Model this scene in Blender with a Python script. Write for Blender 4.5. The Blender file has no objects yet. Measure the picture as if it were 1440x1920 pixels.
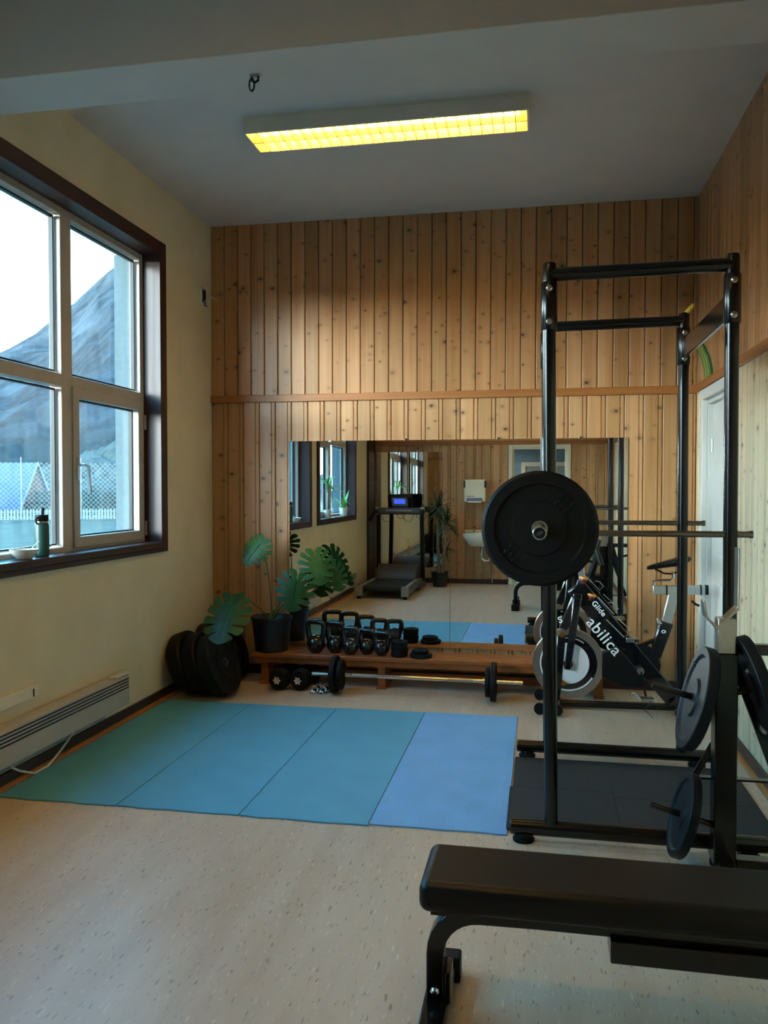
import bpy, bmesh, math, random
from mathutils import Matrix, Vector, Euler
random.seed(7)
R = math.radians
sc = bpy.context.scene
C = sc.collection

# ------------------------------------------------------------------ camera
F = 1525.0
YAW = math.atan(290 / F); PIT = math.atan(43 / F); CAMZ = 1.47
cam_d = bpy.data.cameras.new('camera'); cam = bpy.data.objects.new('camera', cam_d); C.objects.link(cam)
cam_d.sensor_fit = 'VERTICAL'; cam_d.sensor_height = 36.0; cam_d.sensor_width = 27.0
cam_d.lens = F / 1920 * 36.0; cam_d.clip_start = 0.05; cam_d.clip_end = 3000
FW = Vector((-math.sin(YAW) * math.cos(PIT), math.cos(YAW) * math.cos(PIT), -math.sin(PIT)))
RT = Vector((math.cos(YAW), math.sin(YAW), 0)); UP = RT.cross(FW)
M3 = Matrix((RT, UP, -FW)).transposed()
cam.matrix_world = Matrix.Translation((0, 0, CAMZ)) @ M3.to_4x4()
sc.camera = cam
# the photograph's ray through a pixel, met with a plane of the room
def ray(px, py): return FW + RT * ((px - 720) / F) - UP * ((py - 960) / F)
def atY(px, py, y):
    d = ray(px, py); t = y / d.y; return Vector((d.x * t, y, CAMZ + d.z * t))
def atX(px, py, x):
    d = ray(px, py); t = x / d.x; return Vector((x, d.y * t, CAMZ + d.z * t))
def atZ(px, py, z):
    d = ray(px, py); t = (z - CAMZ) / d.z; return Vector((d.x * t, d.y * t, z))

# ------------------------------------------------------------------ world, exposure
w = bpy.data.worlds.new('world'); sc.world = w; w.use_nodes = True
nt = w.node_tree; nt.nodes.clear()
wo = nt.nodes.new('ShaderNodeOutputWorld'); bg = nt.nodes.new('ShaderNodeBackground')
tc = nt.nodes.new('ShaderNodeTexCoord'); sx = nt.nodes.new('ShaderNodeSeparateXYZ'); cr = nt.nodes.new('ShaderNodeValToRGB')
nt.links.new(tc.outputs['Generated'], sx.inputs[0]); nt.links.new(sx.outputs['Z'], cr.inputs[0])
nt.links.new(cr.outputs[0], bg.inputs[0]); nt.links.new(bg.outputs[0], wo.inputs[0])
e = cr.color_ramp.elements
stops = [(0.0, (12, 12.6, 12.6)), (.13, (14, 14.8, 14.8)), (.19, (11, 12.2, 12.6)), (.25, (2.6, 4.6, 5.6)), (.32, (.32, 2.3, 3.6)), (.42, (.42, 2.2, 3.7)), (.70, (.8, 2.2, 3.9)), (1.0, (.9, 2.2, 3.9))]
e[0].position, e[0].color = stops[0][0], (*stops[0][1], 1); e[1].position, e[1].color = 1.0, (*stops[-1][1], 1)
for p_, c_ in stops[1:-1]: k = e.new(p_); k.color = (*c_, 1)
SKY = 1.0
bg.inputs[1].default_value = SKY
# low hazy sun over a ridge lowered for it, behind and to the left
SUN_DIR = Vector((.60, .80, -.165)).normalized()
sun_d = bpy.data.lights.new('sun', 'SUN'); sun_d.energy = 2.5; sun_d.angle = R(17); sun_d.color = (1.0, .94, .86)
sun = bpy.data.objects.new('sun', sun_d); C.objects.link(sun); sun.rotation_euler = SUN_DIR.to_track_quat('-Z', 'Y').to_euler(); sun.location = (-30, -40, 8)
sc.view_settings.view_transform = 'Standard'; sc.view_settings.look = 'None'
sc.view_settings.gamma = 1.0; sc.view_settings.use_curve_mapping = False
sc.view_settings.exposure = 1.42
sc.cycles.use_denoising = True
sc.cycles.max_bounces = 10; sc.cycles.diffuse_bounces = 5; sc.cycles.glossy_bounces = 6
sc.cycles.transparent_max_bounces = 24
sc.cycles.sample_clamp_indirect = 6.0

# ------------------------------------------------------------------ materials
def lin(h):
    h = h.lstrip('#'); o = []
    for i in (0, 2, 4):
        c = int(h[i:i + 2], 16) / 255; o.append(c / 12.92 if c <= .04045 else ((c + .055) / 1.055) ** 2.4)
    return (*o, 1)
MATS = {}
def newmat(name):
    m = bpy.data.materials.new(name); m.use_nodes = True
    return m, m.node_tree, m.node_tree.nodes['Principled BSDF']
def nd(t, kind, **kw):
    n = t.nodes.new(kind)
    for a, v in kw.items(): setattr(n, a, v)
    return n
def mapping(t, scale, rnd=False):
    c = nd(t, 'ShaderNodeTexCoord'); m = nd(t, 'ShaderNodeMapping'); m.inputs['Scale'].default_value = scale
    src = c.outputs['Object']
    if rnd:
        oi = nd(t, 'ShaderNodeObjectInfo'); mu = nd(t, 'ShaderNodeMath', operation='MULTIPLY'); mu.inputs[1].default_value = 37.0
        t.links.new(oi.outputs['Random'], mu.inputs[0])
        ad = nd(t, 'ShaderNodeVectorMath', operation='ADD'); t.links.new(src, ad.inputs[0]); t.links.new(mu.outputs[0], ad.inputs[1])
        src = ad.outputs[0]
    t.links.new(src, m.inputs[0]); return m.outputs[0]
def noise(t, vec, scale, detail=3, rough=.5):
    n = nd(t, 'ShaderNodeTexNoise'); n.inputs['Scale'].default_value = scale; n.inputs['Detail'].default_value = detail
    n.inputs['Roughness'].default_value = rough; t.links.new(vec, n.inputs['Vector']); return n.outputs['Fac']
def ramp(t, fac, stops):
    r = nd(t, 'ShaderNodeValToRGB'); el = r.color_ramp.elements
    el[0].position, el[0].color = stops[0][0], stops[0][1]; el[1].position, el[1].color = stops[-1][0], stops[-1][1]
    for p, c in stops[1:-1]: k = el.new(p); k.color = c
    t.links.new(fac, r.inputs[0]); return r.outputs[0]
def mixc(t, a, b, fac, mode='MIX'):
    m = nd(t, 'ShaderNodeMix', data_type='RGBA', blend_type=mode)
    for s, v in ((0, fac), (6, a), (7, b)):
        if hasattr(v, 'is_linked') or hasattr(v, 'links'): t.links.new(v, m.inputs[s])
        else: m.inputs[s].default_value = v
    return m.outputs[2]
def bump(t, b, h, strength, dist=.01):
    n = nd(t, 'ShaderNodeBump'); n.inputs['Strength'].default_value = strength; n.inputs['Distance'].default_value = dist
    t.links.new(h, n.inputs['Height']); t.links.new(n.outputs[0], b.inputs['Normal'])
def plain(name, hexc, rough=.5, metal=0, var=.12, scale=30, bmp=.05, spec=.5, coat=0):
    if name in MATS: return MATS[name]
    m, t, b = newmat(name); c = lin(hexc)
    v = noise(t, mapping(t, (1, 1, 1)), scale, 4)
    lo = tuple(x * (1 - var) for x in c[:3]) + (1,); hi = tuple(min(1, x * (1 + var)) for x in c[:3]) + (1,)
    t.links.new(ramp(t, v, [(.3, lo), (.7, hi)]), b.inputs['Base Color'])
    b.inputs['Roughness'].default_value = rough; b.inputs['Metallic'].default_value = metal
    b.inputs['Specular IOR Level'].default_value = spec; b.inputs['Coat Weight'].default_value = coat
    if bmp: bump(t, b, v, bmp, .004)
    MATS[name] = m; return m
def wood(name, light, dark, knot, rough=.38, axis='Z', knots=True, contrast=.5, rnd=.35, spec=.5):
    if name in MATS: return MATS[name]
    m, t, b = newmat(name)
    g = {'Z': (55, 55, 1.3), 'X': (1.3, 55, 55), 'Y': (55, 1.3, 55)}[axis]
    gr = noise(t, mapping(t, g, True), 1.0, 5, .6)
    g2 = {'Z': (14, 14, .5), 'X': (.5, 14, 14), 'Y': (14, .5, 14)}[axis]
    gr2 = noise(t, mapping(t, g2, True), 1.0, 2)
    L, D = lin(light), lin(dark)
    col = ramp(t, gr, [(.5 - contrast / 2, D), (.5 + contrast / 2, L)])
    col2 = ramp(t, gr2, [(.3, D), (.7, L)])
    col = mixc(t, col, col2, .45)
    if knots:
        s = {'Z': (.8, 1, 1.05), 'X': (1.05, .8, .8), 'Y': (.8, 1.05, .8)}[axis]
        vec3 = mapping(t, s, True); sp3 = nd(t, 'ShaderNodeSeparateXYZ'); t.links.new(vec3, sp3.inputs[0]); cb3 = nd(t, 'ShaderNodeCombineXYZ')
        o1, o2 = {'Z': (0, 2), 'X': (1, 0), 'Y': (2, 1)}[axis]; t.links.new(sp3.outputs[o1], cb3.inputs[0]); t.links.new(sp3.outputs[o2], cb3.inputs[1]); vec = cb3.outputs[0]
        nz = noise(t, vec, 22, 2); sc_ = nd(t, 'ShaderNodeVectorMath', operation='SCALE'); sc_.inputs[3].default_value = .012
        cv = nd(t, 'ShaderNodeCombineXYZ'); t.links.new(nz, cv.inputs[0]); t.links.new(nz, cv.inputs[1]); t.links.new(cv.outputs[0], sc_.inputs[0])
        ad = nd(t, 'ShaderNodeVectorMath', operation='ADD'); t.links.new(vec, ad.inputs[0]); t.links.new(sc_.outputs[0], ad.inputs[1])
        for scale, r0, r1, amt in ((8.5, .03, .07, .85), (5.2, .035, .08, .92)):
            vo = nd(t, 'ShaderNodeTexVoronoi', voronoi_dimensions='2D'); vo.inputs['Scale'].default_value = scale; t.links.new(ad.outputs[0], vo.inputs['Vector'])
            k = ramp(t, vo.outputs['Distance'], [(r0, (amt, amt, amt, 1)), (r1, (.25, .25, .25, 1)), (r1 * 2.6, (0, 0, 0, 1))])
            mk_ = ramp(t, noise(t, vec, 2.3 + scale * .3, 2), [(.47, (0, 0, 0, 1)), (.60, (1, 1, 1, 1))]); k = mixc(t, k, mk_, 1.0, 'MULTIPLY')
            col = mixc(t, col, lin(knot), k)
    oi = nd(t, 'ShaderNodeObjectInfo')
    tint = ramp(t, oi.outputs['Random'], [(0, (1 - rnd, 1 - rnd, 1 - rnd * 1.25, 1)), (.5, (1 - rnd * .4, 1 - rnd * .45, 1 - rnd * .5, 1)), (1, (1, 1, 1, 1))])
    col = mixc(t, col, tint, 1.0, 'MULTIPLY')
    t.links.new(col, b.inputs['Base Color'])
    rr = ramp(t, gr2, [(.2, (rough - .08,) * 3 + (1,)), (.8, (rough + .1,) * 3 + (1,))]); t.links.new(rr, b.inputs['Roughness'])
    b.inputs['Specular IOR Level'].default_value = spec
    bump(t, b, gr, .12, .002)
    MATS[name] = m; return m
def metal(name, hexc, rough, aniso=0): return plain(name, hexc, rough, 1.0, .05, 60, 0)
def emit(name, col, strength):
    m = bpy.data.materials.new(name); m.use_nodes = True; t = m.node_tree; t.nodes.clear()
    o = nd(t, 'ShaderNodeOutputMaterial'); em = nd(t, 'ShaderNodeEmission'); em.inputs[0].default_value = (*col, 1); em.inputs[1].default_value = strength
    t.links.new(em.outputs[0], o.inputs[0]); MATS[name] = m; return m
def pane_mat():
    m = bpy.data.materials.new('window_glass'); m.use_nodes = True; t = m.node_tree; t.nodes.clear()
    o = nd(t, 'ShaderNodeOutputMaterial'); tr = nd(t, 'ShaderNodeBsdfTransparent'); gl = nd(t, 'ShaderNodeBsdfGlossy'); df = nd(t, 'ShaderNodeBsdfTranslucent')
    tr.inputs[0].default_value = (.86, .95, .97, 1); gl.inputs['Roughness'].default_value = .02
    lw = nd(t, 'ShaderNodeLayerWeight'); lw.inputs[0].default_value = .5; fr = ramp(t, lw.outputs['Facing'], [(.2, (.03,) * 3 + (1,)), (.8, (.16,) * 3 + (1,)), (1, (.8,) * 3 + (1,))])
    mx = nd(t, 'ShaderNodeMixShader'); t.links.new(fr, mx.inputs[0]); t.links.new(tr.outputs[0], mx.inputs[1]); t.links.new(gl.outputs[0], mx.inputs[2])
    # thin film of dust on the outside
    df.inputs[0].default_value = (.55, .75, .85, 1)
    nz = noise(t, mapping(t, (9, 9, 2)), 2.0, 5, .65); k = ramp(t, nz, [(.4, (.004,) * 3 + (1,)), (.8, (.025,) * 3 + (1,))])
    mx2 = nd(t, 'ShaderNodeMixShader'); t.links.new(k, mx2.inputs[0]); t.links.new(mx.outputs[0], mx2.inputs[1]); t.links.new(df.outputs[0], mx2.inputs[2])
    t.links.new(mx2.outputs[0], o.inputs[0]); return m
MATS['glass'] = pane_mat()

PINE_U = wood('pine_upper', '#CFA070', '#A87042', '#3A1C0C', .36, rnd=.28, spec=.5)
PINE_L = wood('pine_lower', '#D2A678', '#B07C4C', '#3A1A0A', .36, rnd=.25, spec=.5)
PINE_R = wood('pine_pale', '#F0DDBC', '#DCC49C', '#7A5634', .4, rnd=.15)
RAILW = wood('rail_wood', '#B8783E', '#8F5524', '#5A3014', .4, axis='X', knots=False, rnd=.1)
RAILY = wood('rail_wood_y', '#B8783E', '#8F5524', '#5A3014', .4, axis='Y', knots=False, rnd=.1)
BROWN = wood('stained_brown', '#45231F', '#2E1515', '#170909', .42, rnd=.1)
BROWNY = wood('stained_brown_y', '#45231F', '#2E1515', '#170909', .42, axis='Y', rnd=.1)
BENCHW = wood('bench_wood', '#B4682C', '#8C4A1C', '#4A220C', .3, axis='X', rnd=.15)
ORANGE = wood('trim_wood', '#B87838', '#98602A', '#5A3014', .4, axis='Y', knots=False, rnd=.1)
BASEB = plain('baseboard_paint', '#3A2023', .4, 0, .15, 40)
CEIL = plain('ceiling_paint', '#C9C6C2', .85, 0, .03, 5, .02)
WHITE = plain('white_paint', '#D8DAD6', .4, 0, .03, 10, .02)
WHITE2 = plain('window_paint', '#B4AEA4', .4, 0, .04, 12, .02)
FIXW = plain('fixture_white', '#CFCBBE', .45, 0, .03, 12, .02)
BLACK = plain('black_powder_coat', '#090A0C', .2, 0, .2, 120, .05)
GLOSSB = plain('gloss_black_paint', '#0A0C10', .16, 0, .1, 20, 0, coat=.6)
RUBBER = plain('black_rubber', '#08090A', .55, 0, .25, 90, .1, .25)
PLASTIC = plain('black_plastic', '#08090A', .4, 0, .15, 40, .03, .3)
IRON = plain('grey_hammered_plate', '#0C1116', .5, 0, .15, 120, .1, .22)
CHROME = metal('chrome', '#D8DADC', .1)
STEEL = metal('brushed_steel', '#B9B4AC', .3)
DSTEEL = metal('dull_steel_bar', '#8E857A', .35)
ALU = metal('aluminium', '#D6DDE2', .28)
LEATHER = plain('black_vinyl', '#080605', .4, 0, .2, 200, .1, .32)
POT = plain('black_pot', '#0B0D14', .45, 0, .1, 30, .02)
LEAF = plain('monstera_leaf', '#194A1F', .45, 0, .3, 14, .1, .35)
LEAF2 = plain('yucca_leaf', '#2C4A36', .45, 0, .3, 14, .1)
LEAF3 = plain('sill_leaf', '#6FA04A', .45, 0, .25, 14, .1)
STEM = plain('leaf_stem', '#5E6B38', .5, 0, .2, 20, .05)
TRUNK = plain('yucca_trunk', '#7A6248', .8, 0, .3, 30, .3)
GREEN = plain('green_bottle', '#1F4A44', .4, 0, .06, 60, .04)
CREAM = plain('cream_plastic', '#E3DBC2', .45, 0, .03, 12, 0)
CERAMIC = plain('ceramic', '#E8E4D6', .15, 0, .02, 12, 0, coat=.4)
GREYBOX = plain('grey_duct', '#8C9396', .5, 0, .05, 12, 0)
BULB_GLASS = plain('dark_box', '#15181E', .5, 0, .1, 12, 0)

def floor_mat():
    m, t, b = newmat('linoleum')
    a = noise(t, mapping(t, (9, 1.6, 1)), 1.0, 6, .62); b2 = noise(t, mapping(t, (1.1, .5, 1)), 1.0, 3)
    c1 = ramp(t, a, [(.3, lin('#BCA48A')), (.5, lin('#CDB89E')), (.7, lin('#DACAB2'))])
    c2 = ramp(t, b2, [(.35, lin('#C0AA90')), (.65, lin('#D2C0A8'))])
    c = mixc(t, c1, c2, .5)
    f = noise(t, mapping(t, (95, 20, 1)), 1.0, 2); k = ramp(t, f, [(.63, (0, 0, 0, 1)), (.70, (.6, .6, .6, 1))])
    c = mixc(t, c, lin('#6A5A48'), k)
    f2 = noise(t, mapping(t, (90, 18, 3)), 1.0, 2); k2 = ramp(t, f2, [(.64, (0, 0, 0, 1)), (.70, (.5, .5, .5, 1))])
    c = mixc(t, c, lin('#EADFCB'), k2)
    st = noise(t, mapping(t, (1.7, 1.9, 1)), 1.0, 1); k3 = ramp(t, st, [(.74, (0, 0, 0, 1)), (.8, (.4, .4, .4, 1))])
    c = mixc(t, c, lin('#8E8250'), k3)
    t.links.new(c, b.inputs['Base Color'])
    rr = ramp(t, b2, [(.3, (.30,) * 3 + (1,)), (.7, (.42,) * 3 + (1,))]); t.links.new(rr, b.inputs['Roughness'])
    b.inputs['Specular IOR Level'].default_value = .5
    bump(t, b, a, .04, .002); return m
FLOOR = floor_mat()
def wall_mat():
    m, t, b = newmat('cream_plaster')
    a = noise(t, mapping(t, (1, 1, 1)), 1.6, 5, .6); f = noise(t, mapping(t, (1, 1, 1)), 60, 3)
    c = ramp(t, a, [(.3, lin('#D4C7A0')), (.7, lin('#E4D8B6'))])
    s = noise(t, mapping(t, (1, 4, 1)), 3.0, 3); k = ramp(t, s, [(.68, (0, 0, 0, 1)), (.8, (.35, .35, .35, 1))])
    c = mixc(t, c, lin('#B5AD94'), k)
    t.links.new(c, b.inputs['Base Color']); b.inputs['Roughness'].default_value = .6; bump(t, b, f, .08, .004); return m
PLASTER = wall_mat()
def mat_mat(name, hexc, stripes):
    m, t, b = newmat(name); c = lin(hexc)
    a = noise(t, mapping(t, (1, 1, 1)), 5, 4); f = noise(t, mapping(t, (1, 1, 1)), 260, 2)
    lo = tuple(x * .88 for x in c[:3]) + (1,); col = ramp(t, a, [(.3, lo), (.7, c)])
    if stripes:
        wv = nd(t, 'ShaderNodeTexWave', wave_type='BANDS', bands_direction='X'); wv.inputs['Scale'].default_value = 42; wv.inputs['Distortion'].default_value = .3
        t.links.new(mapping(t, (1, 1, 1)), wv.inputs['Vector']); bump(t, b, wv.outputs['Fac'], .25, .003)
    else: bump(t, b, f, .15, .002)
    t.links.new(col, b.inputs['Base Color']); b.inputs['Roughness'].default_value = .62; return m
MAT_A = mat_mat('teal_foam', '#58A8C4', False); MAT_B = mat_mat('blue_foam', '#78B6E8', True)
def speckle_mat():
    m, t, b = newmat('speckled_rubber')
    f = noise(t, mapping(t, (1, 1, 1)), 180, 3); c = ramp(t, f, [(.45, lin('#191B1C')), (.72, lin('#3A3C3A'))])
    t.links.new(c, b.inputs['Base Color']); b.inputs['Roughness'].default_value = .8; bump(t, b, f, .3, .003); return m
SPECK = speckle_mat()
def mirror_mat():
    m, t, b = newmat('mirror_silver'); b.inputs['Metallic'].default_value = 1; b.inputs['Roughness'].default_value = 0.0
    b.inputs['Base Color'].default_value = (.90, .93, .91, 1); return m
MIRROR = mirror_mat()
def rock_mat():
    m, t, b = newmat('mountain_rock')
    a = noise(t, mapping(t, (.012, .012, .02)), 1.0, 8, .68); d = noise(t, mapping(t, (.06, .06, .03)), 1.0, 8, .7)
    c = ramp(t, a, [(.42, lin('#10191F')), (.5, lin('#2B363D')), (.58, lin('#566067'))])
    c2 = ramp(t, d, [(.4, lin('#141E23')), (.6, lin('#626C72'))])
    c = mixc(t, c, c2, .45)
    sp = nd(t, 'ShaderNodeSeparateXYZ'); t.links.new(mapping(t, (1, 1, 1)), sp.inputs[0])
    v = noise(t, mapping(t, (.03, .03, .03)), 1.0, 5)
    ad = nd(t, 'ShaderNodeMath', operation='MULTIPLY_ADD'); t.links.new(v, ad.inputs[0]); ad.inputs[1].default_value = -60; t.links.new(sp.outputs[2], ad.inputs[2])
    g = nd(t, 'ShaderNodeMapRange'); t.links.new(ad.outputs[0], g.inputs[0]); g.inputs[1].default_value = -22; g.inputs[2].default_value = 0; g.inputs[3].default_value = .75; g.inputs[4].default_value = 0
    c = mixc(t, c, lin('#15221F'), g.outputs[0])
    c = mixc(t, c, (.5, .48, .46, 1), 1.0, 'MULTIPLY'); t.links.new(c, b.inputs['Base Color']); b.inputs['Roughness'].default_value = .9; b.inputs['Specular IOR Level'].default_value = .1
    bump(t, b, d, .8, 4); return m
ROCK = rock_mat()
FENCE = plain('weathered_white', '#5C6668', .8)
GRASS = plain('pale_grass', '#40443A', .9, 0, .3, .8, 0, .1)
BANK = plain('bank_scrub', '#343C38', .9, 0, .6, .9, .3, .1)
HEDGE = plain('hedge_leaf', '#1A2622', .9, 0, .5, 6, .3, .1)

# ------------------------------------------------------------------ mesh helpers
W = {}
def basis(d):
    d = Vector(d).normalized(); a = Vector((0, 0, 1)) if abs(d.z) < .9 else Vector((1, 0, 0))
    u = d.cross(a).normalized(); return u, d.cross(u).normalized(), d
class MB:
    def __init__(s): s.v = []; s.f = []
    def add(s, vs, fs):
        o = len(s.v); s.v += [Vector(p) for p in vs]; s.f += [tuple(i + o for i in q) for q in fs]; return s
    def box(s, c, size, rot=None):
        c = Vector(c); h = [x / 2 for x in size]; M = rot if rot else Matrix.Identity(3)
        vs = [c + M @ Vector((a * h[0], b * h[1], d * h[2])) for a in (-1, 1) for b in (-1, 1) for d in (-1, 1)]
        return s.add(vs, [(0, 1, 3, 2), (4, 6, 7, 5), (0, 4, 5, 1), (2, 3, 7, 6), (0, 2, 6, 4), (1, 5, 7, 3)])
    def bb(s, a, b): return s.box([(a[i] + b[i]) / 2 for i in range(3)], [abs(a[i] - b[i]) for i in range(3)])
    def bar(s, p0, p1, w_, h_, up=(0, 0, 1)):
        p0, p1 = Vector(p0), Vector(p1); d = (p1 - p0); L = d.length; d.normalize(); u = Vector(up); x = d.cross(u)
        if x.length < 1e-4: x = d.cross(Vector((0, 1, 0)))
        x.normalize(); z = x.cross(d)
        return s.box((p0 + p1) / 2, (w_, L, h_), Matrix((x, d, z)).transposed())
    def rings(s, rs, closed=False, caps=True):
        n = len(rs[0]); o = []; vs = [p for r in rs for p in r]; m = len(rs); fs = []
        for i in range(m if closed else m - 1):
            a, b = i * n, ((i + 1) % m) * n
            for j in range(n): fs.append((a + j, a + (j + 1) % n, b + (j + 1) % n, b + j))
        if caps and not closed: fs += [tuple(range(n - 1, -1, -1)), tuple((m - 1) * n + j for j in range(n))]
        return s.add(vs, fs)
    def lathe(s, prof, c=(0, 0, 0), axis=(0, 0, 1), n=24, caps=True):
        u, v, d = basis(axis); c = Vector(c)
        return s.rings([[c + d * h + (u * math.cos(2 * math.pi * j / n) + v * math.sin(2 * math.pi * j / n)) * max(r, 1e-4) for j in range(n)] for r, h in prof], caps=caps)
    def cyl(s, p0, p1, r0, r1=None, n=16):
        p0, p1 = Vector(p0), Vector(p1); return s.lathe([(r0, 0), (r0 if r1 is None else r1, (p1 - p0).length)], p0, p1 - p0, n)
    def tube(s, pts, r, n=10, closed=False, flat=1.0):
        pts = [Vector(p) for p in pts]; m = len(pts); rs = []; u = None
        for i, p in enumerate(pts):
            a = pts[(i - 1) % m] if closed or i else p; b = pts[(i + 1) % m] if closed or i < m - 1 else p
            d = (b - a).normalized()
            if u is None: u = basis(d)[0]
            u = (u - d * u.dot(d)).normalized(); v = d.cross(u); rr = r[i] if isinstance(r, (list, tuple)) else r
            rs.append([p + (u * math.cos(2 * math.pi * j / n) + v * flat * math.sin(2 * math.pi * j / n)) * rr for j in range(n)])
        return s.rings(rs, closed)
    def prism(s, poly, vec):
        n = len(poly); vec = Vector(vec); vs = [Vector(p) for p in poly] + [Vector(p) + vec for p in poly]
        return s.add(vs, [tuple(range(n - 1, -1, -1)), tuple(range(n, 2 * n))] + [(i, (i + 1) % n, n + (i + 1) % n, n + i) for i in range(n)])
    def ell(s, c, rad, n=16, m=10, rot=None):
        c = Vector(c); M = rot if rot else Matrix.Identity(3); rs = []
        for i in range(m + 1):
            t = math.pi * (i / m); z = -math.cos(t); q = max(math.sin(t), .002)
            rs.append([c + M @ Vector((rad[0] * q * math.cos(2 * math.pi * j / n), rad[1] * q * math.sin(2 * math.pi * j / n), rad[2] * z)) for j in range(n)])
        return s.rings(rs)
    def build(s, name, mat, parent=None, smooth=35, bevel=0, seg=2, local=False):
        me = bpy.data.meshes.new(name); M = Matrix.Identity(4)
        if parent is not None and not local: M = W[parent.name].inverted()
        me.from_pydata([M @ p for p in s.v], [], s.f); me.materials.append(mat)
        bm = bmesh.new(); bm.from_mesh(me); bmesh.ops.recalc_face_normals(bm, faces=bm.faces); bm.to_mesh(me); bm.free()
        if smooth: me.shade_smooth(); me.set_sharp_from_angle(angle=R(smooth))
        me.update(); o = bpy.data.objects.new(name, me); C.objects.link(o)
        W[o.name] = W[parent.name].copy() if parent is not None else Matrix.Identity(4)
        if parent is not None: o.parent = parent
        if bevel:
            b = o.modifiers.new('bevel', 'BEVEL'); b.width = bevel; b.segments = seg; b.limit_method = 'ANGLE'; b.angle_limit = R(40)
        return o
def tag(o, label=None, cat=None, group=None, kind=None):
    for k_, v in (('label', label), ('category', cat), ('group', group), ('kind', kind)):
        if v: o[k_] = v
    return o
def thing(name, label, cat, loc=(0, 0, 0), rotz=0, group=None, kind=None):
    o = bpy.data.objects.new(name, None); o.empty_display_size = .05; C.objects.link(o)
    o.location = loc; o.rotation_euler = (0, 0, rotz)
    W[o.name] = Matrix.Translation(loc) @ Matrix.Rotation(rotz, 4, 'Z'); tag(o, label, cat, group, kind); return o
def single(o, loc):
    """put the origin of a one-mesh thing at its base"""
    loc = Vector(loc); o.data.transform(Matrix.Translation(-loc)); o.location = loc; W[o.name] = Matrix.Translation(loc); return o
def copy_tree(o, parent=None):
    c = o.copy(); C.objects.link(c); c.parent = parent
    for ch in [x for x in C.objects if x.parent == o]: copy_tree(ch, c)
    return c
def dup(root, loc, rotz=None, label=None, group=None):
    c = copy_tree(root); c.location = loc
    if rotz is not None: c.rotation_euler = (0, 0, rotz)
    W[c.name] = Matrix.Translation(loc) @ Matrix.Rotation(c.rotation_euler.z, 4, 'Z')
    if label: c['label'] = label
    if group: c['group'] = group
    return c
def inst(o, name, loc, rot=(0, 0, 0), scale=(1, 1, 1), parent=None):
    c = bpy.data.objects.new(name, o.data if hasattr(o, 'data') else o); C.objects.link(c); c.location = loc; c.rotation_euler = rot; c.scale = scale
    if parent: c.parent = parent
    return c
def grid_wall(name, us, vs, holes, P, n, mat):
    """one slab with openings; P(u, v) gives a point of the room face, n the way back"""
    mb = MB(); idx = {}; n = Vector(n)
    def vid(i, j, k):
        if (i, j, k) not in idx: idx[i, j, k] = len(mb.v); mb.v.append(Vector(P(us[i], vs[j])) + n * k)
        return idx[i, j, k]
    def solid(i, j):
        if not (0 <= i < len(us) - 1 and 0 <= j < len(vs) - 1): return False
        cu, cv = (us[i] + us[i + 1]) / 2, (vs[j] + vs[j + 1]) / 2
        return not any(a < cu < b and c < cv < d for a, b, c, d in holes)
    for i in range(len(us) - 1):
        for j in range(len(vs) - 1):
            if not solid(i, j): continue
            for k in (0, 1): mb.f.append((vid(i, j, k), vid(i + 1, j, k), vid(i + 1, j + 1, k), vid(i, j + 1, k)))
            for di, dj, a, b in ((-1, 0, (i, j), (i, j + 1)), (1, 0, (i + 1, j), (i + 1, j + 1)), (0, -1, (i, j), (i + 1, j)), (0, 1, (i, j + 1), (i + 1, j + 1))):
                if not solid(i + di, j + dj): mb.f.append((vid(*a, 0), vid(*b, 0), vid(*b, 1), vid(*a, 1)))
    o = mb.build(name, mat, smooth=0); o['kind'] = 'structure'; return o
def struct(o, label=None): o['kind'] = 'structure'; (label and tag(o, label)); return o
def strokes(mb, c, u, v, n, size, seed, r=.0035, lines=2):
    """raised worn marks cast into a plate (not legible in the photograph)"""
    rn = random.Random(seed)
    for li in range(lines):
        for q in range(3):
            o = c + u * ((q - 1) * size * .8) + v * ((.5 - li) * size * 1.3)
            pts = [o + u * (math.cos(a) * size * .3) + v * (math.sin(a) * size * .5) + n * .001 for a in [rn.uniform(0, 3) + x * .7 for x in range(5)]]
            mb.tube(pts, r, 6)

# ------------------------------------------------------------------ room shell
LX, RX, BY, RY, H = -2.58, 1.11, 6.17, -0.34, 3.555
struct(MB().bb((-2.9, -5.2, -.12), (1.4, 6.4, 0)).build('floor', FLOOR, smooth=0))
struct(MB().bb((-2.9, -5.2, H), (1.4, 6.4, H + .12)).build('ceiling', CEIL, smooth=0))
struct(MB().bb((LX, 3.12, 3.2), (RX, 3.42, H)).build('trim_1', CEIL, smooth=0, bevel=.004), 'white painted ceiling beam crossing the room')

# boards: one mesh for each kind, shared by all
def board_mesh(name, wd, ln, lower, mat):
    if lower: pr = [(.001, .02), (.001, .011), (.005, .001), (.007, 0), (wd - .036, 0), (wd - .032, .008), (wd - .028, .008), (wd - .025, .001), (wd - .008, .001), (wd - .004, .004), (wd - .001, .011), (wd - .001, .02)]
    else: pr = [(.001, .02), (.001, .011), (.004, .002), (.007, 0), (wd - .007, 0), (wd - .004, .002), (wd - .001, .011), (wd - .001, .02)]
    mb = MB().prism([(x, y, 0) for x, y in pr], (0, 0, ln)); me = bpy.data.meshes.new(name)
    me.from_pydata(mb.v, [], mb.f); me.materials.append(mat)
    bm = bmesh.new(); bm.from_mesh(me); bmesh.ops.recalc_face_normals(bm, faces=bm.faces); bm.to_mesh(me); bm.free(); return me
RZ0, RZ1 = 2.155, 2.212
UB = board_mesh('board_upper', .111, H - RZ1, False, PINE_U); LB = board_mesh('board_lower', .133, RZ0, True, PINE_L)
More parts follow.
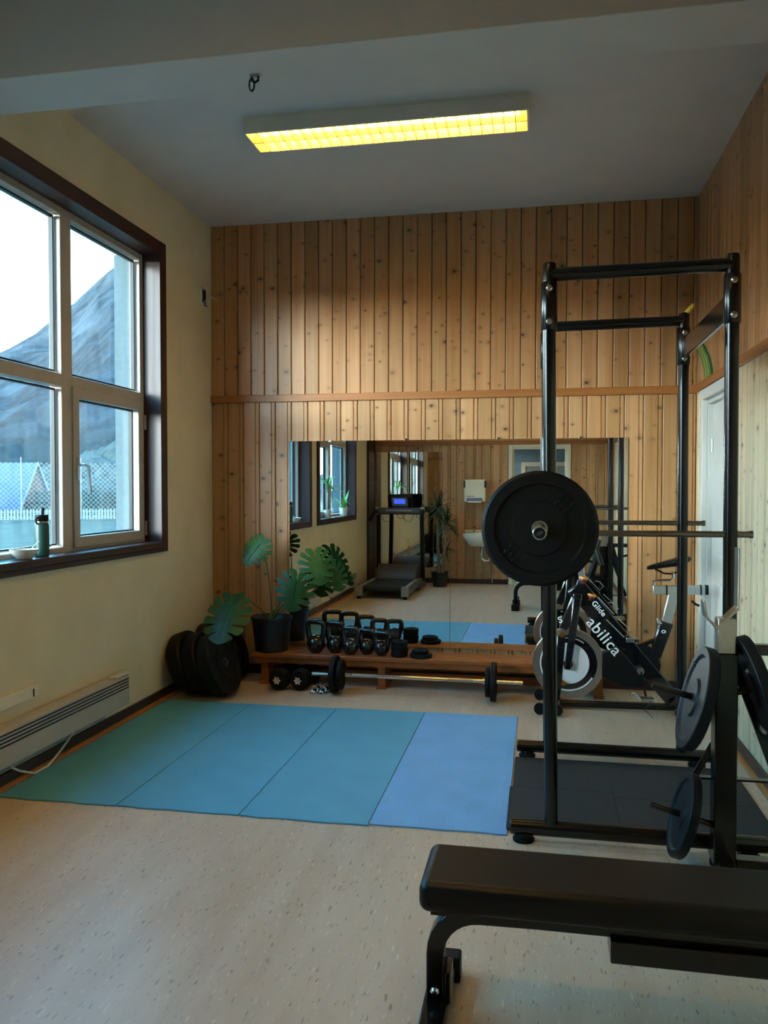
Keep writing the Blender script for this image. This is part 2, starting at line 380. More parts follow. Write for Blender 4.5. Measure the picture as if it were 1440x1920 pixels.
LB2 = board_mesh('board_lower_right', .121, RZ0, True, PINE_R); UB2 = board_mesh('board_upper_right', .121, H - RZ1, False, PINE_U)
def boards(me, parent, start, end, pitch, place, rotz):
    x = start; sgn = 1
    while x < end - .01:
        wd = min(pitch, end - x); inst(me, 'board', place(x), (0, 0, rotz), (wd / pitch, 1, 1), parent); x += pitch
wall_back = struct(MB().bb((-2.9, BY + .02, 0), (1.4, BY + .15, H)).build('wall_back', PINE_L, smooth=0))
boards(UB, wall_back, LX, RX, .111, lambda x: (x, BY, RZ1), 0)
boards(LB, wall_back, LX, RX, .133, lambda x: (x, BY, 0), 0)
struct(MB().bb((LX, BY - .018, RZ0), (RX, BY + .02, RZ1)).build('trim_2', RAILW, bevel=.004), 'wooden rail along the pine panelled back wall')
DY0, DY1 = 5.0, 5.88
wall_right = grid_wall('wall_right', [RY - .1, DY0, DY1, BY + .15], [0, 2.08, H], [(DY0, DY1, -1, 2.08)], lambda u, v: (RX + .02, u, v), (.16, 0, 0), PINE_L)
def on_right(me, z, segs, pitch):
    for a, b in segs:
        y = b
        while y > a + .01:
            wd = min(pitch, y - a); inst(me, 'board', (RX, y, z), (0, 0, -math.pi / 2), (wd / pitch, 1, 1), wall_right); y -= pitch
on_right(UB2, RZ1, [(RY, BY)], .121); on_right(LB2, 0, [(5.95, BY), (RY, 4.93)], .121)
struct(MB().bb((RX - .018, RY, RZ0), (RX + .02, BY - .018, RZ1)).build('trim_3', RAILY, bevel=.004), 'wooden rail along the pine panelled right wall')
# rear wall, behind the camera and seen in the mirrors
OX0, OX1 = -.40, .42
wall_rear = grid_wall('wall_rear', [-2.9, OX0, OX1, 1.4], [0, 2.11, H], [(OX0, OX1, -1, 2.11)], lambda u, v: (u, RY - .02, v), (0, -.14, 0), PINE_L)
for a, b in ((LX, -.46), (.475, RX)):
    x = b
    while x > a + .01:
        wd = min(.133, x - a); inst(LB, 'board', (x, RY, 0), (0, 0, math.pi), (wd / .133, 1, 1), wall_rear); x -= .133
struct(MB().bb((LX, RY - .02, RZ0), (RX, RY + .018, RZ1)).build('trim_4', RAILW, bevel=.004), 'wooden rail along the rear wall above the doorway')
# left wall with two windows
W1, W2, WZ0, WZ1 = (3.36, 5.25), (1.04, 2.93), 1.095, 3.09
wall_left = grid_wall('wall_left', [RY - .16, W2[0], W2[1], W1[0], W1[1], BY + .15], [0, WZ0, WZ1, H],
                      [(W1[0], W1[1], WZ0, WZ1), (W2[0], W2[1], WZ0, WZ1)], lambda u, v: (LX, u, v), (-.30, 0, 0), PLASTER)
struct(MB().bb((LX, RY, 0), (LX + .035, .16, H)).build('trim_5', BROWNY, bevel=.004), 'dark wooden corner boxing beside the treadmill')
# skirting
struct(MB().bb((LX, RY, 0), (LX + .018, BY, .075)).build('baseboard_left', BASEB, bevel=.003))
struct(MB().bb((LX, BY - .018, 0), (RX, BY, .075)).build('baseboard_back', BASEB, bevel=.003))
struct(MB().bb((RX - .018, RY, 0), (RX, 4.93, .075)).build('baseboard_right', BASEB, bevel=.003))
bbr = struct(MB().bb((LX, RY, 0), (-.46, RY + .018, .075)).build('baseboard_rear', BASEB, bevel=.003))
def quarter(name, y0, y1, x, s):
    q = [(x, y0, 0)] + [(x + s * .022 * math.cos(a), y0, .022 * math.sin(a)) for a in [i * math.pi / 10 for i in range(6)]]
    return struct(MB().prism(q, (0, y1 - y0, 0)).build(name, ORANGE, smooth=60), 'orange pine quarter strip along the foot of the %s wall' % ('left' if s > 0 else 'right'))
quarter('trim_6', RY, BY, LX + .018, 1); quarter('trim_7', RY, 4.93, RX - .018, -1)

# ------------------------------------------------------------------ windows
def window(n, y0, y1, opening_right):
    t = thing('window_%d' % n, ('white four-pane window with dark brown casing beside the back wall' if n == 1 else 'second white window with dark brown casing, seen in the mirror'), None, (LX, (y0 + y1) / 2, WZ0), kind='structure')
    def P(nm, m, a, b, **k): return MB().bb(a, b).build(nm, m, t, **k)
    cw = .08
    # casing boards on the wall and lining of the reveal
    P('casing', BROWN, (LX, y0 - cw, WZ0 - .06), (LX + .022, y0, WZ1 + cw), bevel=.004)
    P('casing', BROWN, (LX, y1, WZ0 - .06), (LX + .022, y1 + cw, WZ1 + cw), bevel=.004)
    P('casing', BROWNY, (LX, y0, WZ1), (LX + .022, y1, WZ1 + cw), bevel=.004)
    P('lining', BROWN, (LX - .11, y0 - .001, WZ0), (LX + .02, y0 + .012, WZ1), bevel=.002)
    P('lining', BROWN, (LX - .11, y1 - .012, WZ0), (LX + .02, y1 + .001, WZ1), bevel=.002)
    P('lining', BROWNY, (LX - .11, y0 + .012, WZ1 - .012), (LX + .02, y1 - .012, WZ1 + .001), bevel=.002)
    P('sill', BROWNY, (LX - .11, y0 + .012, WZ0 - .03), (LX + .035, y1 - .012, WZ0 + .012), bevel=.006)
    P('apron', BROWNY, (LX, y0, WZ0 - .06), (LX + .022, y1, WZ0 - .03), bevel=.003)
    xi, xo = LX - .11, LX - .185
    ym = (y0 + y1) / 2; zt0, zt1 = 2.06, 2.13; z0, z1 = WZ0, WZ1
    fr = .058
    P('frame', WHITE2, (xo, y0, z0), (xi, y0 + fr, z1), bevel=.003); P('frame', WHITE2, (xo, y1 - fr, z0), (xi, y1, z1), bevel=.003)
    P('frame', WHITE2, (xo, y0 + fr, z1 - .05), (xi, y1 - fr, z1), bevel=.003); P('frame', WHITE2, (xo, y0 + fr, z0), (xi, y1 - fr, z0 + .04), bevel=.003)
    P('mullion', WHITE2, (xo, ym - .055, z0 + .04), (xi + .002, ym + .055, z1 - .05), bevel=.003)
    for a, b in ((y0 + fr, ym - .055), (ym + .055, y1 - fr)): P('transom', WHITE2, (xo, a, zt0), (xi + .001, b, zt1), bevel=.003)
    for a, b, right in ((y0 + fr, ym - .055, False), (ym + .055, y1 - fr, True)):
        for c, d, low in ((z0 + .04, zt0, True), (zt1, z1 - .05, False)):
            ins = .052 if (low and right == opening_right) else .012
            if ins > .03:
                s = MB(); xx0, xx1 = xo + .01, xi + .014
                s = grid_sash(s, a - .012, b + .012, c - .012, d + .012, ins + .012, xx0, xx1).build('sash', WHITE2, t, bevel=.003)
            g = grid_sash(MB(), a + ins, b - ins, c + ins, d - ins, .009, xo + .016, xo + .042).build('gasket', PLASTIC, t)
            pn = MB().bb((xo + .026, a + ins + .004, c + ins + .004), (xo + .032, b - ins - .004, d - ins - .004)).build('pane', MATS['glass'], t, smooth=0)
    ys = ym + .055 + .02 if opening_right else ym - .075
    hd = MB().bb((xi + .010, ys - .010, 1.52), (xi + .03, ys + .012, 1.66)).build('handle_plate', ALU, t, bevel=.004)
    MB().tube([(xi + .02, ys, 1.612), (xi + .062, ys, 1.612), (xi + .068, ys + .03, 1.605), (xi + .068, ys + .052, 1.45)], .010, 8).build('handle', ALU, t)
    for z in (1.2, 1.93): P('hinge', WHITE2, (xi + .0, y1 - fr + .03, z - .05), (xi + .022, y1 - .014, z + .05), bevel=.003)
    # painted outer reveal
    for a, b in (((xo, y0, z0), (LX - .32, y0 + .018, z1)), ((xo, y1 - .018, z0), (LX - .32, y1, z1))): P('outer_reveal', plain('outer_paint', '#4C5A5C', .7), a, b)
    P('outer_sill', ALU, (LX - .36, y0 + .018, z0 - .03), (xo, y1 - .018, z0 + .01)); return t
def grid_sash(mb, y0, y1, z0, z1, wd, x0, x1):
    o = [(y0, z0), (y1, z0), (y1, z1), (y0, z1)]; i = [(y0 + wd, z0 + wd), (y1 - wd, z0 + wd), (y1 - wd, z1 - wd), (y0 + wd, z1 - wd)]
    vs = [(x, *p) for x in (x0, x1) for p in o + i]; fs = []
    for k in range(4):
        l = (k + 1) % 4
        fs += [(k, l, 4 + l, 4 + k), (8 + k, 8 + l, 12 + l, 12 + k), (k, l, 8 + l, 8 + k), (4 + k, 4 + l, 12 + l, 12 + k)]
    return mb.add(vs, fs)
window(1, *W1, True); window(2, *W2, True)

# ------------------------------------------------------------------ doors
def door_right():
    t = thing('door_1', 'white panelled door in the pine right wall', None, (RX, (DY0 + DY1) / 2, 0), kind='structure')
    P = lambda nm, m, a, b, **k: MB().bb(a, b).build(nm, m, t, **k)
    P('door_trim', WHITE, (RX - .015, DY1, 0), (RX + .02, DY1 + .07, 2.15), bevel=.004); P('door_trim', WHITE, (RX - .015, DY0 - .07, 0), (RX + .02, DY0, 2.15), bevel=.004)
    P('door_trim', WHITE, (RX - .015, DY0, 2.08), (RX + .02, DY1, 2.15), bevel=.004)
    for a, b in ((DY0, DY0 + .03), (DY1 - .03, DY1)): P('jamb', WHITE, (RX + .02, a, 0), (RX + .14, b, 2.08))
    P('jamb', WHITE, (RX + .02, DY0 + .03, 2.05), (RX + .14, DY1 - .03, 2.08))
    d = P('door_leaf', WHITE, (RX + .05, DY0 + .03, .008), (RX + .09, DY1 - .03, 2.05), bevel=.003)
    for a, b in ((.18, .85), (1.05, 1.9)):
        for c, e_ in ((DY0 + .13, DY0 + .40), (DY0 + .48, DY1 - .13)):
            MB().bb((RX + .042, c, a), (RX + .052, e_, b)).build('panel', WHITE, d, bevel=.006)
    hd = MB().tube([(RX + .05, DY0 + .09, 1.0), (RX + .0, DY0 + .09, 1.0), (RX - .005, DY0 + .2, 1.0)], .009, 8).build('handle', STEEL, d)
    for z in (.25, 1.72): MB().cyl((RX + .045, DY1 - .035, z), (RX + .045, DY1 - .035, z + .09), .009).build('hinge', STEEL, d)
door_right()
t = thing('door_2', 'cream frame of the open doorway in the rear wall', None, (0, RY, 0), kind='structure')
for a, b in (((OX0 - .055, RY - .02, 0), (OX0, RY + .015, 2.15)), ((OX1, RY - .02, 0), (OX1 + .055, RY + .015, 2.15)), ((OX0, RY - .02, 2.11), (OX1, RY + .015, 2.15))):
    MB().bb(a, b).build('door_trim', CREAM, t, bevel=.004)
for a, b in (((OX0, RY - .16, 0), (OX0 + .025, RY - .02, 2.11)), ((OX1 - .025, RY - .16, 0), (OX1, RY - .02, 2.11)), ((OX0 + .025, RY - .16, 2.085), (OX1 - .025, RY - .02, 2.11))):
    MB().bb(a, b).build('jamb', CREAM, t)
# hall behind the doorway
HALLW = plain('hall_paint', '#7E959E', .7, 0, .15, 8, .1)
struct(MB().bb((-2.9, -4.2, 0), (1.4, -4.0, H)).build('wall_hall', HALLW, smooth=0))
struct(MB().bb((1.27, -4.0, 0), (1.4, RY - .16, H)).build('wall_hall_right', HALLW, smooth=0))
grid_wall('wall_hall_left', [-4.0, -3.4, -1.4, RY - .16], [0, .9, 2.6, H], [(-3.4, -1.4, .9, 2.6)], lambda u, v: (LX, u, v), (-.2, 0, 0), HALLW)  # unseen window opening, added to let daylight into the hall
t = thing('door_3', 'grey hall door in a pale frame seen through the doorway', None, (.1, -4, 0), kind='structure')
for a, b in (((-.34, -4, 0), (-.26, -3.97, 2.0)), ((.52, -4, 0), (.6, -3.97, 2.0)), ((-.26, -4, 1.92), (.52, -3.97, 2.0))): MB().bb(a, b).build('door_trim', CREAM, t, bevel=.004)
d3 = MB().bb((-.26, -4, .01), (.52, -3.985, 1.92)).build('door_leaf', plain('grey_door', '#8C948E', .5), t)
MB().tube([(-.2, -3.985, 1), (-.2, -3.94, 1), (-.09, -3.94, 1)], .01, 8).build('handle', STEEL, d3)

# ------------------------------------------------------------------ mirrors
def mirror(nm, label, a, b, back, clips):
    t = thing(nm, label, 'mirror', ((a[0] + b[0]) / 2, a[1], a[2]))
    s = 1 if back else -1
    MB().bb((a[0], a[1], a[2]), (b[0], a[1] + s * .006, b[2])).build('glass', MIRROR, t, smooth=0)
    MB().bb((a[0], a[1] + s * .006, a[2]), (b[0], a[1] + s * .011, b[2])).build('backing', plain('mirror_backing', '#6C6A60', .6), t)
    for x, z in clips: MB().bb((x - .012, a[1] - s * .004, z - .012), (x + .012, a[1] + s * .011, z + .012)).build('clip', CHROME, t, bevel=.002)
YM = BY - .012
mirror('wall_mirror', 'left of the two frameless wall mirrors above the low wooden bench', (-1.93, YM, .256), (-.660, YM, 1.845), True, ((-1.6, 1.845), (-1.0, 1.845)))
mirror('wall_mirror', 'right of the two frameless wall mirrors, behind the exercise bike', (-.657, YM, .256), (.637, YM, 1.845), True, ((-.3, 1.845), (.3, 1.845)))
mirror('wall_mirror', 'tall mirror on the rear wall behind the treadmill, seen by reflection', (-2.52, RY + .012, .245), (-1.48, RY + .012, 2.05), False, ((-2.3, .245), (-1.7, .245)))

# ------------------------------------------------------------------ ceiling lamps
LAMP_E = emit('lamp_tube', (1.0, .56, .08), 17.0)
LOUV = plain('louvre_white', '#E8DDA8', .3, 0, .02, 8, 0)
def lamp(x0, x1, y0, y1, label):
    z1, z0 = H, 3.462
    t = thing('ceiling_lamp', label, 'lamp', ((x0 + x1) / 2, (y0 + y1) / 2, z1))
    MB().bb((x0, y0, z1 - .012), (x1, y1, z1)).build('back_plate', FIXW, t)
    for a, b in (((x0, y0, z0), (x1, y0 + .012, z1 - .012)), ((x0, y1 - .012, z0), (x1, y1, z1 - .012)), ((x0, y0 + .012, z0), (x0 + .012, y1 - .012, z1 - .012)), ((x1 - .012, y0 + .012, z0), (x1, y1 - .012, z1 - .012))):
        MB().bb(a, b).build('side_panel', FIXW, t, bevel=.002)
    ym = (y0 + y1) / 2
    MB().bb((x0 + .012, ym - .004, z0), (x1 - .012, ym + .004, z0 + .035)).build('louvre_spine', LOUV, t)
    n = 25; sm = None; xa, xb = x0 + .012, x1 - .012
    for side, (ya, yb) in enumerate(((y0 + .016, ym - .004), (ym + .004, y1 - .016))):
        for i in range(1, n):
            x = xa + (xb - xa) * i / n
            if sm is None:
                sm = MB().prism([(-.002, 0, .0), (.002, 0, .0), (.0035, 0, .035), (-.0035, 0, .035)], (0, yb - ya, 0)).build('louvre_slat', LOUV, smooth=0)
                sm.parent = t; sm.location = Vector((x, ya, z0)) - t.location
            else: inst(sm, 'louvre_slat', Vector((x, ya, z0)) - t.location, parent=t)
        yc = (ya + yb) / 2
        MB().cyl((xa + .04, yc, z0 + .062), (xb - .04, yc, z0 + .062), .013, n=10).build('tube', LAMP_E, t)
        for xs in (xa, xb - .04): MB().bb((xs, yc - .012, z0 + .04), (xs + .04, yc + .012, z1 - .012)).build('tube_holder', WHITE, t)
    return t
lamp(-1.64, -.06, 4.39, 4.665, 'lit louvred ceiling lamp above the blue mats, glowing yellow')
lamp(-1.64, -.06, 1.55, 1.825, 'louvred ceiling lamp on the near side of the ceiling beam')
# hook with a carabiner under the beam
hp = atZ(478, 141, 3.2)
t = thing('ceiling_hook', 'small dark hook with a hanging carabiner under the ceiling beam', 'hook', hp)
MB().bb(hp + Vector((-.022, -.01, -.006)), hp + Vector((.022, .01, 0))).build('base_plate', STEEL, t, bevel=.002)
MB().tube([hp + Vector((.014, 0, -.006)), hp + Vector((.015, 0, -.022)), hp + Vector((0, 0, -.03)), hp + Vector((-.014, 0, -.02)), hp + Vector((-.015, 0, -.008))], .005, 8).build('hook_loop', BLACK, t)
c0 = hp + Vector((-.010, 0, -.014))
MB().tube([c0 + Vector((math.cos(a) * .011 - .004, 0, math.sin(a) * .026 - .024)) for a in [i * math.pi / 6 for i in range(12)]], .004, 6, closed=True).build('carabiner', BLACK, t)

# ------------------------------------------------------------------ left wall things
def heater(y0, y1, label, cable):
    t = thing('panel_heater', label, 'heater', (LX, (y0 + y1) / 2, .13)); X0 = LX + .012; X1 = LX + .085; z0, z1 = .135, .325
    prof = [(X0, z0), (X1, z0), (X1, z1 - .012), (X1 - .018, z1), (X0, z1)]
    MB().prism([(x, y0, z) for x, z in prof], (0, y1 - y0, 0)).build('body', WHITE2, t, bevel=.004)
    for k_ in range(4):
        z = z1 - .028 - k_ * .018
        MB().bb((X1 - .002, y0 + .02, z - .004), (X1 + .0015, y1 - .012, z + .004)).build('slot', BULB_GLASS, t)
    MB().bb((X1 - .05, y1 - .16, z1 - .002), (X1, y1, z1 + .012)).build('control_cap', WHITE, t, bevel=.004)
    MB().bb((LX, y0, .085), (LX + .016, y1 - .17, .17)).build('mounting_plate', GREYBOX, t)
    if cable:
        pts = [Vector((LX + .03, 4.2, .145)), Vector((LX + .035, 4.08, .10)), Vector((LX + .045, 3.95, .05)), Vector((LX + .06, 3.82, .018)), Vector((LX + .05, 3.72, .014)), Vector((LX + .035, 3.62, .06)), Vector((LX + .026, 3.56, .10))]
        MB().tube(pts, .006, 8).build('power_cable', WHITE, t)
heater(3.10, 4.645, 'white slotted panel heater low on the left wall under the near window', True)
heater(1.25, 2.6, 'white panel heater under the second window, seen by reflection', False)
t = thing('heater_bracket', 'empty cream mounting rail on the left wall above the heater', 'bracket', (LX, 3.5, .39))
MB().bb((LX, 3.1, .39), (LX + .02, 3.815, .452)).build('rail', CREAM, t, bevel=.003)
MB().bb((LX + .018, 3.76, .398), (LX + .0225, 3.77, .438)).build('slot', BULB_GLASS, t)
sk = atX(381, 555, LX)
t = thing('junction_box', 'open dark junction box with loose wires high in the left corner', 'junction box', sk)
grid_sash(MB(), sk.y - .055, sk.y + .055, sk.z - .07, sk.z + .06, .012, LX, LX + .012).build('rim', WHITE, t)
MB().bb((LX, sk.y - .043, sk.z - .058), (LX + .004, sk.y + .043, sk.z + .048)).build('box_inside', BULB_GLASS, t)
MB().tube([(LX + .004, sk.y, sk.z - .05), (LX + .05, sk.y + .03, sk.z + .0), (LX + .10, sk.y + .04, sk.z - .03)], .0035, 6).build('wire', WHITE, t)
MB().tube([(LX + .004, sk.y - .02, sk.z - .05), (LX + .02, sk.y, sk.z - .08), (LX + .025, sk.y + .02, sk.z - .075)], .004, 6).build('wire', BLACK, t)

# bottle and bowl on the sill
SZ = WZ0 + .012
bp = Vector((LX - .045, 3.93 + .02, SZ))
t = thing('water_bottle', 'dark green steel bottle with black straw lid on the window sill', 'bottle', bp)
MB().lathe([(.030, 0), (.036, .004), (.037, .02), (.037, .165), (.034, .178), (.030, .184)], bp, n=28).build('body', GREEN, t)
MB().lathe([(.0305, .182), (.0305, .192)], bp, n=28).build('steel_ring', STEEL, t)
lid = MB().lathe([(.034, .190), (.035, .194), (.035, .222), (.031, .226)], bp, n=28).build('lid', PLASTIC, t)
MB().tube([bp + Vector((0, .008, .224)), bp + Vector((0, .008, .245)), bp + Vector((0, .012, .262))], .0085, 10).build('straw', PLASTIC, lid)
MB().tube([bp + Vector((0, -.034, .212)), bp + Vector((0, -.05, .205)), bp + Vector((0, -.05, .185)), bp + Vector((0, -.036, .178))], .005, 8).build('carry_loop', PLASTIC, lid)
bw = Vector((LX - .035, 3.78, SZ))
t = thing('bowl', 'white bowl with a spoon beside the green bottle on the sill', 'bowl', bw)
MB().lathe([(.035, 0), (.04, .004), (.062, .03), (.072, .052), (.069, .052), (.058, .03), (.036, .009), (.001, .008)], bw, n=32, caps=False).build('dish', CERAMIC, t)
sp = MB().tube([bw + Vector((0, .0, .014)), bw + Vector((.01, .06, .058)), bw + Vector((.012, .11, .085))], [.005, .004, .005], 8, flat=.5).build('spoon', STEEL, t)
# plant and pot on the sill of the second window (mirror view)
def leafy(mb, base, d, L, wd, droop, seg=6):
    d = Vector(d).normalized(); s = d.cross(Vector((0, 0, 1))); s = s.normalized() if s.length > .05 else Vector((1, 0, 0)); vs = []; fs = []
    for i in range(seg + 1):
        q = i / seg; p = Vector(base) + d * (L * q) + Vector((0, 0, -droop * L * q * q)); h = wd * (.35 + .65 * math.sin(math.pi * min(1, q * .9 + .12))) * (1 - q ** 3) + .0006
        vs += [p - s * h, p + Vector((0, 0, -h * .3)), p + s * h]
    for i in range(seg):
        a = i * 3; fs += [(a, a + 1, a + 4, a + 3), (a + 1, a + 2, a + 5, a + 4)]
    mb.add(vs, fs)
pp = Vector((LX - .04, 2.35, SZ))
t = thing('potted_dracaena', 'leggy dracaena in a white pot on the second window sill, seen in the mirror', 'plant', pp)
MB().lathe([(.036, 0), (.05, .10), (.046, .10), (.040, .085), (.001, .085)], pp, n=24, caps=False).build('pot', CERAMIC, t)
MB().tube([pp + Vector((0, 0, .08)), pp + Vector((.01, .01, .25)), pp + Vector((.0, -.01, .42))], [.010, .008, .007], 8).build('stem', TRUNK, t)
rn = random.Random(3)
for i in range(12):
    a = i * 2.4; el = rn.uniform(-.1, 1.1); mb = MB(); leafy(mb, pp + Vector((0, -.01, .40 + .012 * (i % 4))), (math.cos(a) * math.cos(el) * .6, math.sin(a) * math.cos(el), math.sin(el)), rn.uniform(.22, .34), .018, rn.uniform(.2, .7)); mb.build('leaf', LEAF3, t, smooth=60)
pq = Vector((LX - .05, 1.45, SZ))
t = thing('potted_dracaena', 'small bushy sill plant at the far end of the second window', 'plant', pq)
MB().lathe([(.05, 0), (.065, .11), (.06, .11), (.05, .095), (.001, .095)], pq, n=24, caps=False).build('pot', CERAMIC, t)
for i in range(12):
    a = i * 2.4; el = rn.uniform(.2, 1.3); mb = MB(); leafy(mb, pq + Vector((0, 0, .09)), (math.cos(a) * math.cos(el) * .6, math.sin(a) * math.cos(el), math.sin(el)), rn.uniform(.25, .4), .02, rn.uniform(.2, .8)); mb.build('leaf', LEAF3, t, smooth=60)

# ------------------------------------------------------------------ floor mats
def mat_shape(x0, x1, y0, y1, wav, seed):
    rn = random.Random(seed); mb = MB(); n = 16; bot = []; top = []
    fr = [(x0 + (x1 - x0) * i / n, y0 + wav * math.sin(i * .9 + seed) * .5 + rn.uniform(-wav, wav) * .4) for i in range(n + 1)]
    bk = [(x1 - (x1 - x0) * i / n, y1 + rn.uniform(-wav, wav) * .3) for i in range(n + 1)]
    poly = [(x, y, .0) for x, y in fr + bk]; return mb.prism(poly, (0, 0, .008))
mats = [(-2.53, -1.918, 3.425, 5.232, MAT_A, 'blue-green foam exercise mat nearest the left wall'), (-1.914, -1.319, 3.428, 5.237, MAT_A, 'second blue foam mat from the left wall'),
        (-1.315, -.726, 3.428, 5.250, MAT_A, 'third blue foam mat from the left wall'), (-.722, -.125, 3.446, 5.258, MAT_B, 'lighter ribbed blue mat next to the power rack')]
for i, (a, b, c, d, m, l) in enumerate(mats):
    o = mat_shape(a, b, c, d, .006, i).build('exercise_mat', m, smooth=0, bevel=.002); tag(single(o, ((a + b) / 2, (c + d) / 2, 0)), l, 'mat', 'blue exercise mats on the floor')
for a, b, c, d, l in ((-.118, .36, 4.0075, 4.455, 'square rubber tile at the back left under the rack'), (-.131, .358, 3.50, 4.006, 'square rubber tile at the front left under the rack'),
                      (.3595, 1.0, 3.9465, 4.455, 'rubber tile at the back right under the rack'), (.3595, 1.0, 3.49, 3.945, 'rubber tile at the front right under the rack')):
    o = MB().bb((a, c, 0), (b, d, .012)).build('rubber_tile', SPECK, smooth=0, bevel=.002); tag(single(o, ((a + b) / 2, (c + d) / 2, 0)), l, 'mat', 'speckled rubber tiles under the rack')

# ------------------------------------------------------------------ power rack
rk = thing('power_rack', 'tall black round-tube power rack with pull-up bar', 'rack', (.405, 3.965, 0))
NY, FY, PX0, PX1 = 3.42, 4.51, .058, .752
bolts = []
for x in (PX0, PX1):
    for y in (NY, FY):
        lean = -.020 if x == PX0 else -.008
        MB().cyl((x, y, .06), (x + lean, y, 2.12), .027, n=20).build('post', BLACK, rk)
        p1 = Vector((x + lean, y, 2.12))
        MB().lathe([(.031, 0), (.033, .004), (.033, .190), (.031, .194)], p1, n=20).build('sleeve', BLACK, rk)
        up = MB().lathe([(.027, 0), (.027, .068), (.024, .078), (.001, .080)], p1 + Vector((0, 0, .194)), n=20).build('post_cap', BLACK, rk)
        for dz in (.03, .165):
            b = MB().lathe([(.013, 0), (.013, .004), (.008, .009), (.001, .010)], p1 + Vector((0, -.032, dz)), (0, -1, 0), 12).build('bolt', STEEL, rk)
for y in (NY, FY):
    MB().cyl((PX0 - .02, y, 2.345), (PX1 - .008, y, 2.352), .027, n=20).build('pull_up_bar', BLACK, rk)
    MB().cyl((-.112, y, .056), (.90, y, .056), .032, n=20).build('floor_beam', BLACK, rk, bevel=.006)
    for x in (-.055, .83):
        MB().lathe([(.045, 0), (.045, .012), (.034, .018), (.030, .035)], (x, y, .0), n=20).build('foot', RUBBER, rk)
for x in (PX0 - .02, PX1 - .008):
    MB().bb((x - .012, NY + .02, 2.15), (x + .012, FY - .02, 2.25)).build('side_brace', BLACK, rk, bevel=.006)
# safety bars carried through the posts
for y, xe in ((NY, .828), (FY, .857)):
    o = thing('safety_bar', 'steel safety bar through the %s posts of the rack' % ('near' if y == NY else 'far'), 'bar', (.4, y, 1.29), group='steel safety bars of the rack')
    MB().cyl((-.10, y, 1.290), (xe, y, 1.290), .0125, n=16).build('bar', DSTEEL, o)
    MB().cyl((xe - .012, y, 1.290), (xe + .002, y, 1.290), .0155, n=16).build('end_collar', DSTEEL, o)
    MB().cyl((-.106, y, 1.290), (-.094, y, 1.290), .017, n=16).build('end_collar', DSTEEL, o)
o = MB().tube([(PX1 - .0, FY - .01, 2.39), (PX1 + .02, FY - .02, 2.41), (PX1 + .03, FY - .03, 2.425), (PX1 + .022, FY - .05, 2.41)], [.012, .014, .011, .006], 8).build('rag_strip', plain('yellow_cloth', '#C9A83A', .8))
tag(single(o, (PX1, FY, 2.39)), 'scrap of yellow cloth on top of the far right rack post', 'cloth')

# barbell with bumper plates on the rack
def bumper(nm, c, axis, dia=.45, th=.065, label='', group=None, parts=True, seed=1):
    c = Vector(c); ax = Vector(axis).normalized(); r = dia / 2
    t = thing(nm, label, 'weight plate', c - Vector((0, 0, r)), group=group)
    h = th / 2
    prof = [(.026, -h + .004), (.105, -h + .004), (.108, -h + .010), (.170, -h + .010), (.176, -h), (r - .012, -h), (r, -h + .012), (r, h - .012), (r - .012, h), (.176, h), (.170, h - .010), (.108, h - .010), (.105, h - .004), (.026, h - .004)]
    u, v, d = basis(ax); mb = MB(); n = 56
    rs = [[c + d * hh + (u * math.cos(2 * math.pi * j / n) + v * math.sin(2 * math.pi * j / n)) * rr for j in range(n)] for rr, hh in prof]
    mb.rings(rs, closed=True).build('rubber_disc', RUBBER, t)
    mb = MB(); rs = [[c + d * hh + (u * math.cos(2 * math.pi * j / 32) + v * math.sin(2 * math.pi * j / 32)) * rr for j in range(32)] for rr, hh in ((.0255, -h), (.031, -h), (.031, h), (.0255, h))]
    mb.rings(rs, closed=True).build('steel_hub', STEEL, t)
    if parts:
        for s in (1, -1):
            q = c + d * (-h + .010) + u * (s * .098) + v * (-s * .096); mk = MB(); strokes(mk, q, (u + v).normalized() * 1, (u - v).normalized(), -d, .03, seed, .0030); mk.build('raised_mark', RUBBER, t)
    return t
BX, BZ = .004, 1.3165
bb = thing('barbell', 'long steel barbell resting on the rack safety bars', 'barbell', (BX, 3.965, BZ))
Vb = lambda y: (BX, y, BZ)
MB().cyl(Vb(3.965 - .655), Vb(3.965 + .655), .014, n=16).build('shaft', CHROME, bb)
for s in (-1, 1):
    y0 = 3.965 + s * .655
    MB().cyl(Vb(y0 - s * .002), Vb(y0 + s * .03), .036, n=24).build('collar', STEEL, bb)
    sl = MB().cyl(Vb(y0 + s * .03), Vb(y0 + s * .43), .025, n=24).build('sleeve', STEEL, bb, bevel=.002)
    e_ = Vector(Vb(y0 + s * .43)); MB().cyl(e_, e_ + Vector((0, s * .0015, 0)), .0195, n=20).build('end_cap', BLACK, sl)
    mk = MB()
    for q in (-.007, .0, .007):
        mk.bar(e_ + Vector((q - .005, s * .002, -.008 + abs(q) * .3)), e_ + Vector((q + .005, s * .002, .008 - abs(q) * .3)), .001, .0035, (0, 1, 0))
    mk.build('end_mark', ALU, sl)
# plates stand against the collars, so that they are clear of the posts
bumper('bumper_plate', (BX, 3.965 - .655 - .03 - .0375, BZ), (0, 1, 0), .45, .075, 'large black bumper plate facing the camera on the racked barbell', 'bumper plates on the racked barbell')
bumper('bumper_plate', (BX, 3.965 + .655 + .03 + .0375, BZ), (0, 1, 0), .45, .075, 'black bumper plate on the far end of the racked barbell', 'bumper plates on the racked barbell')

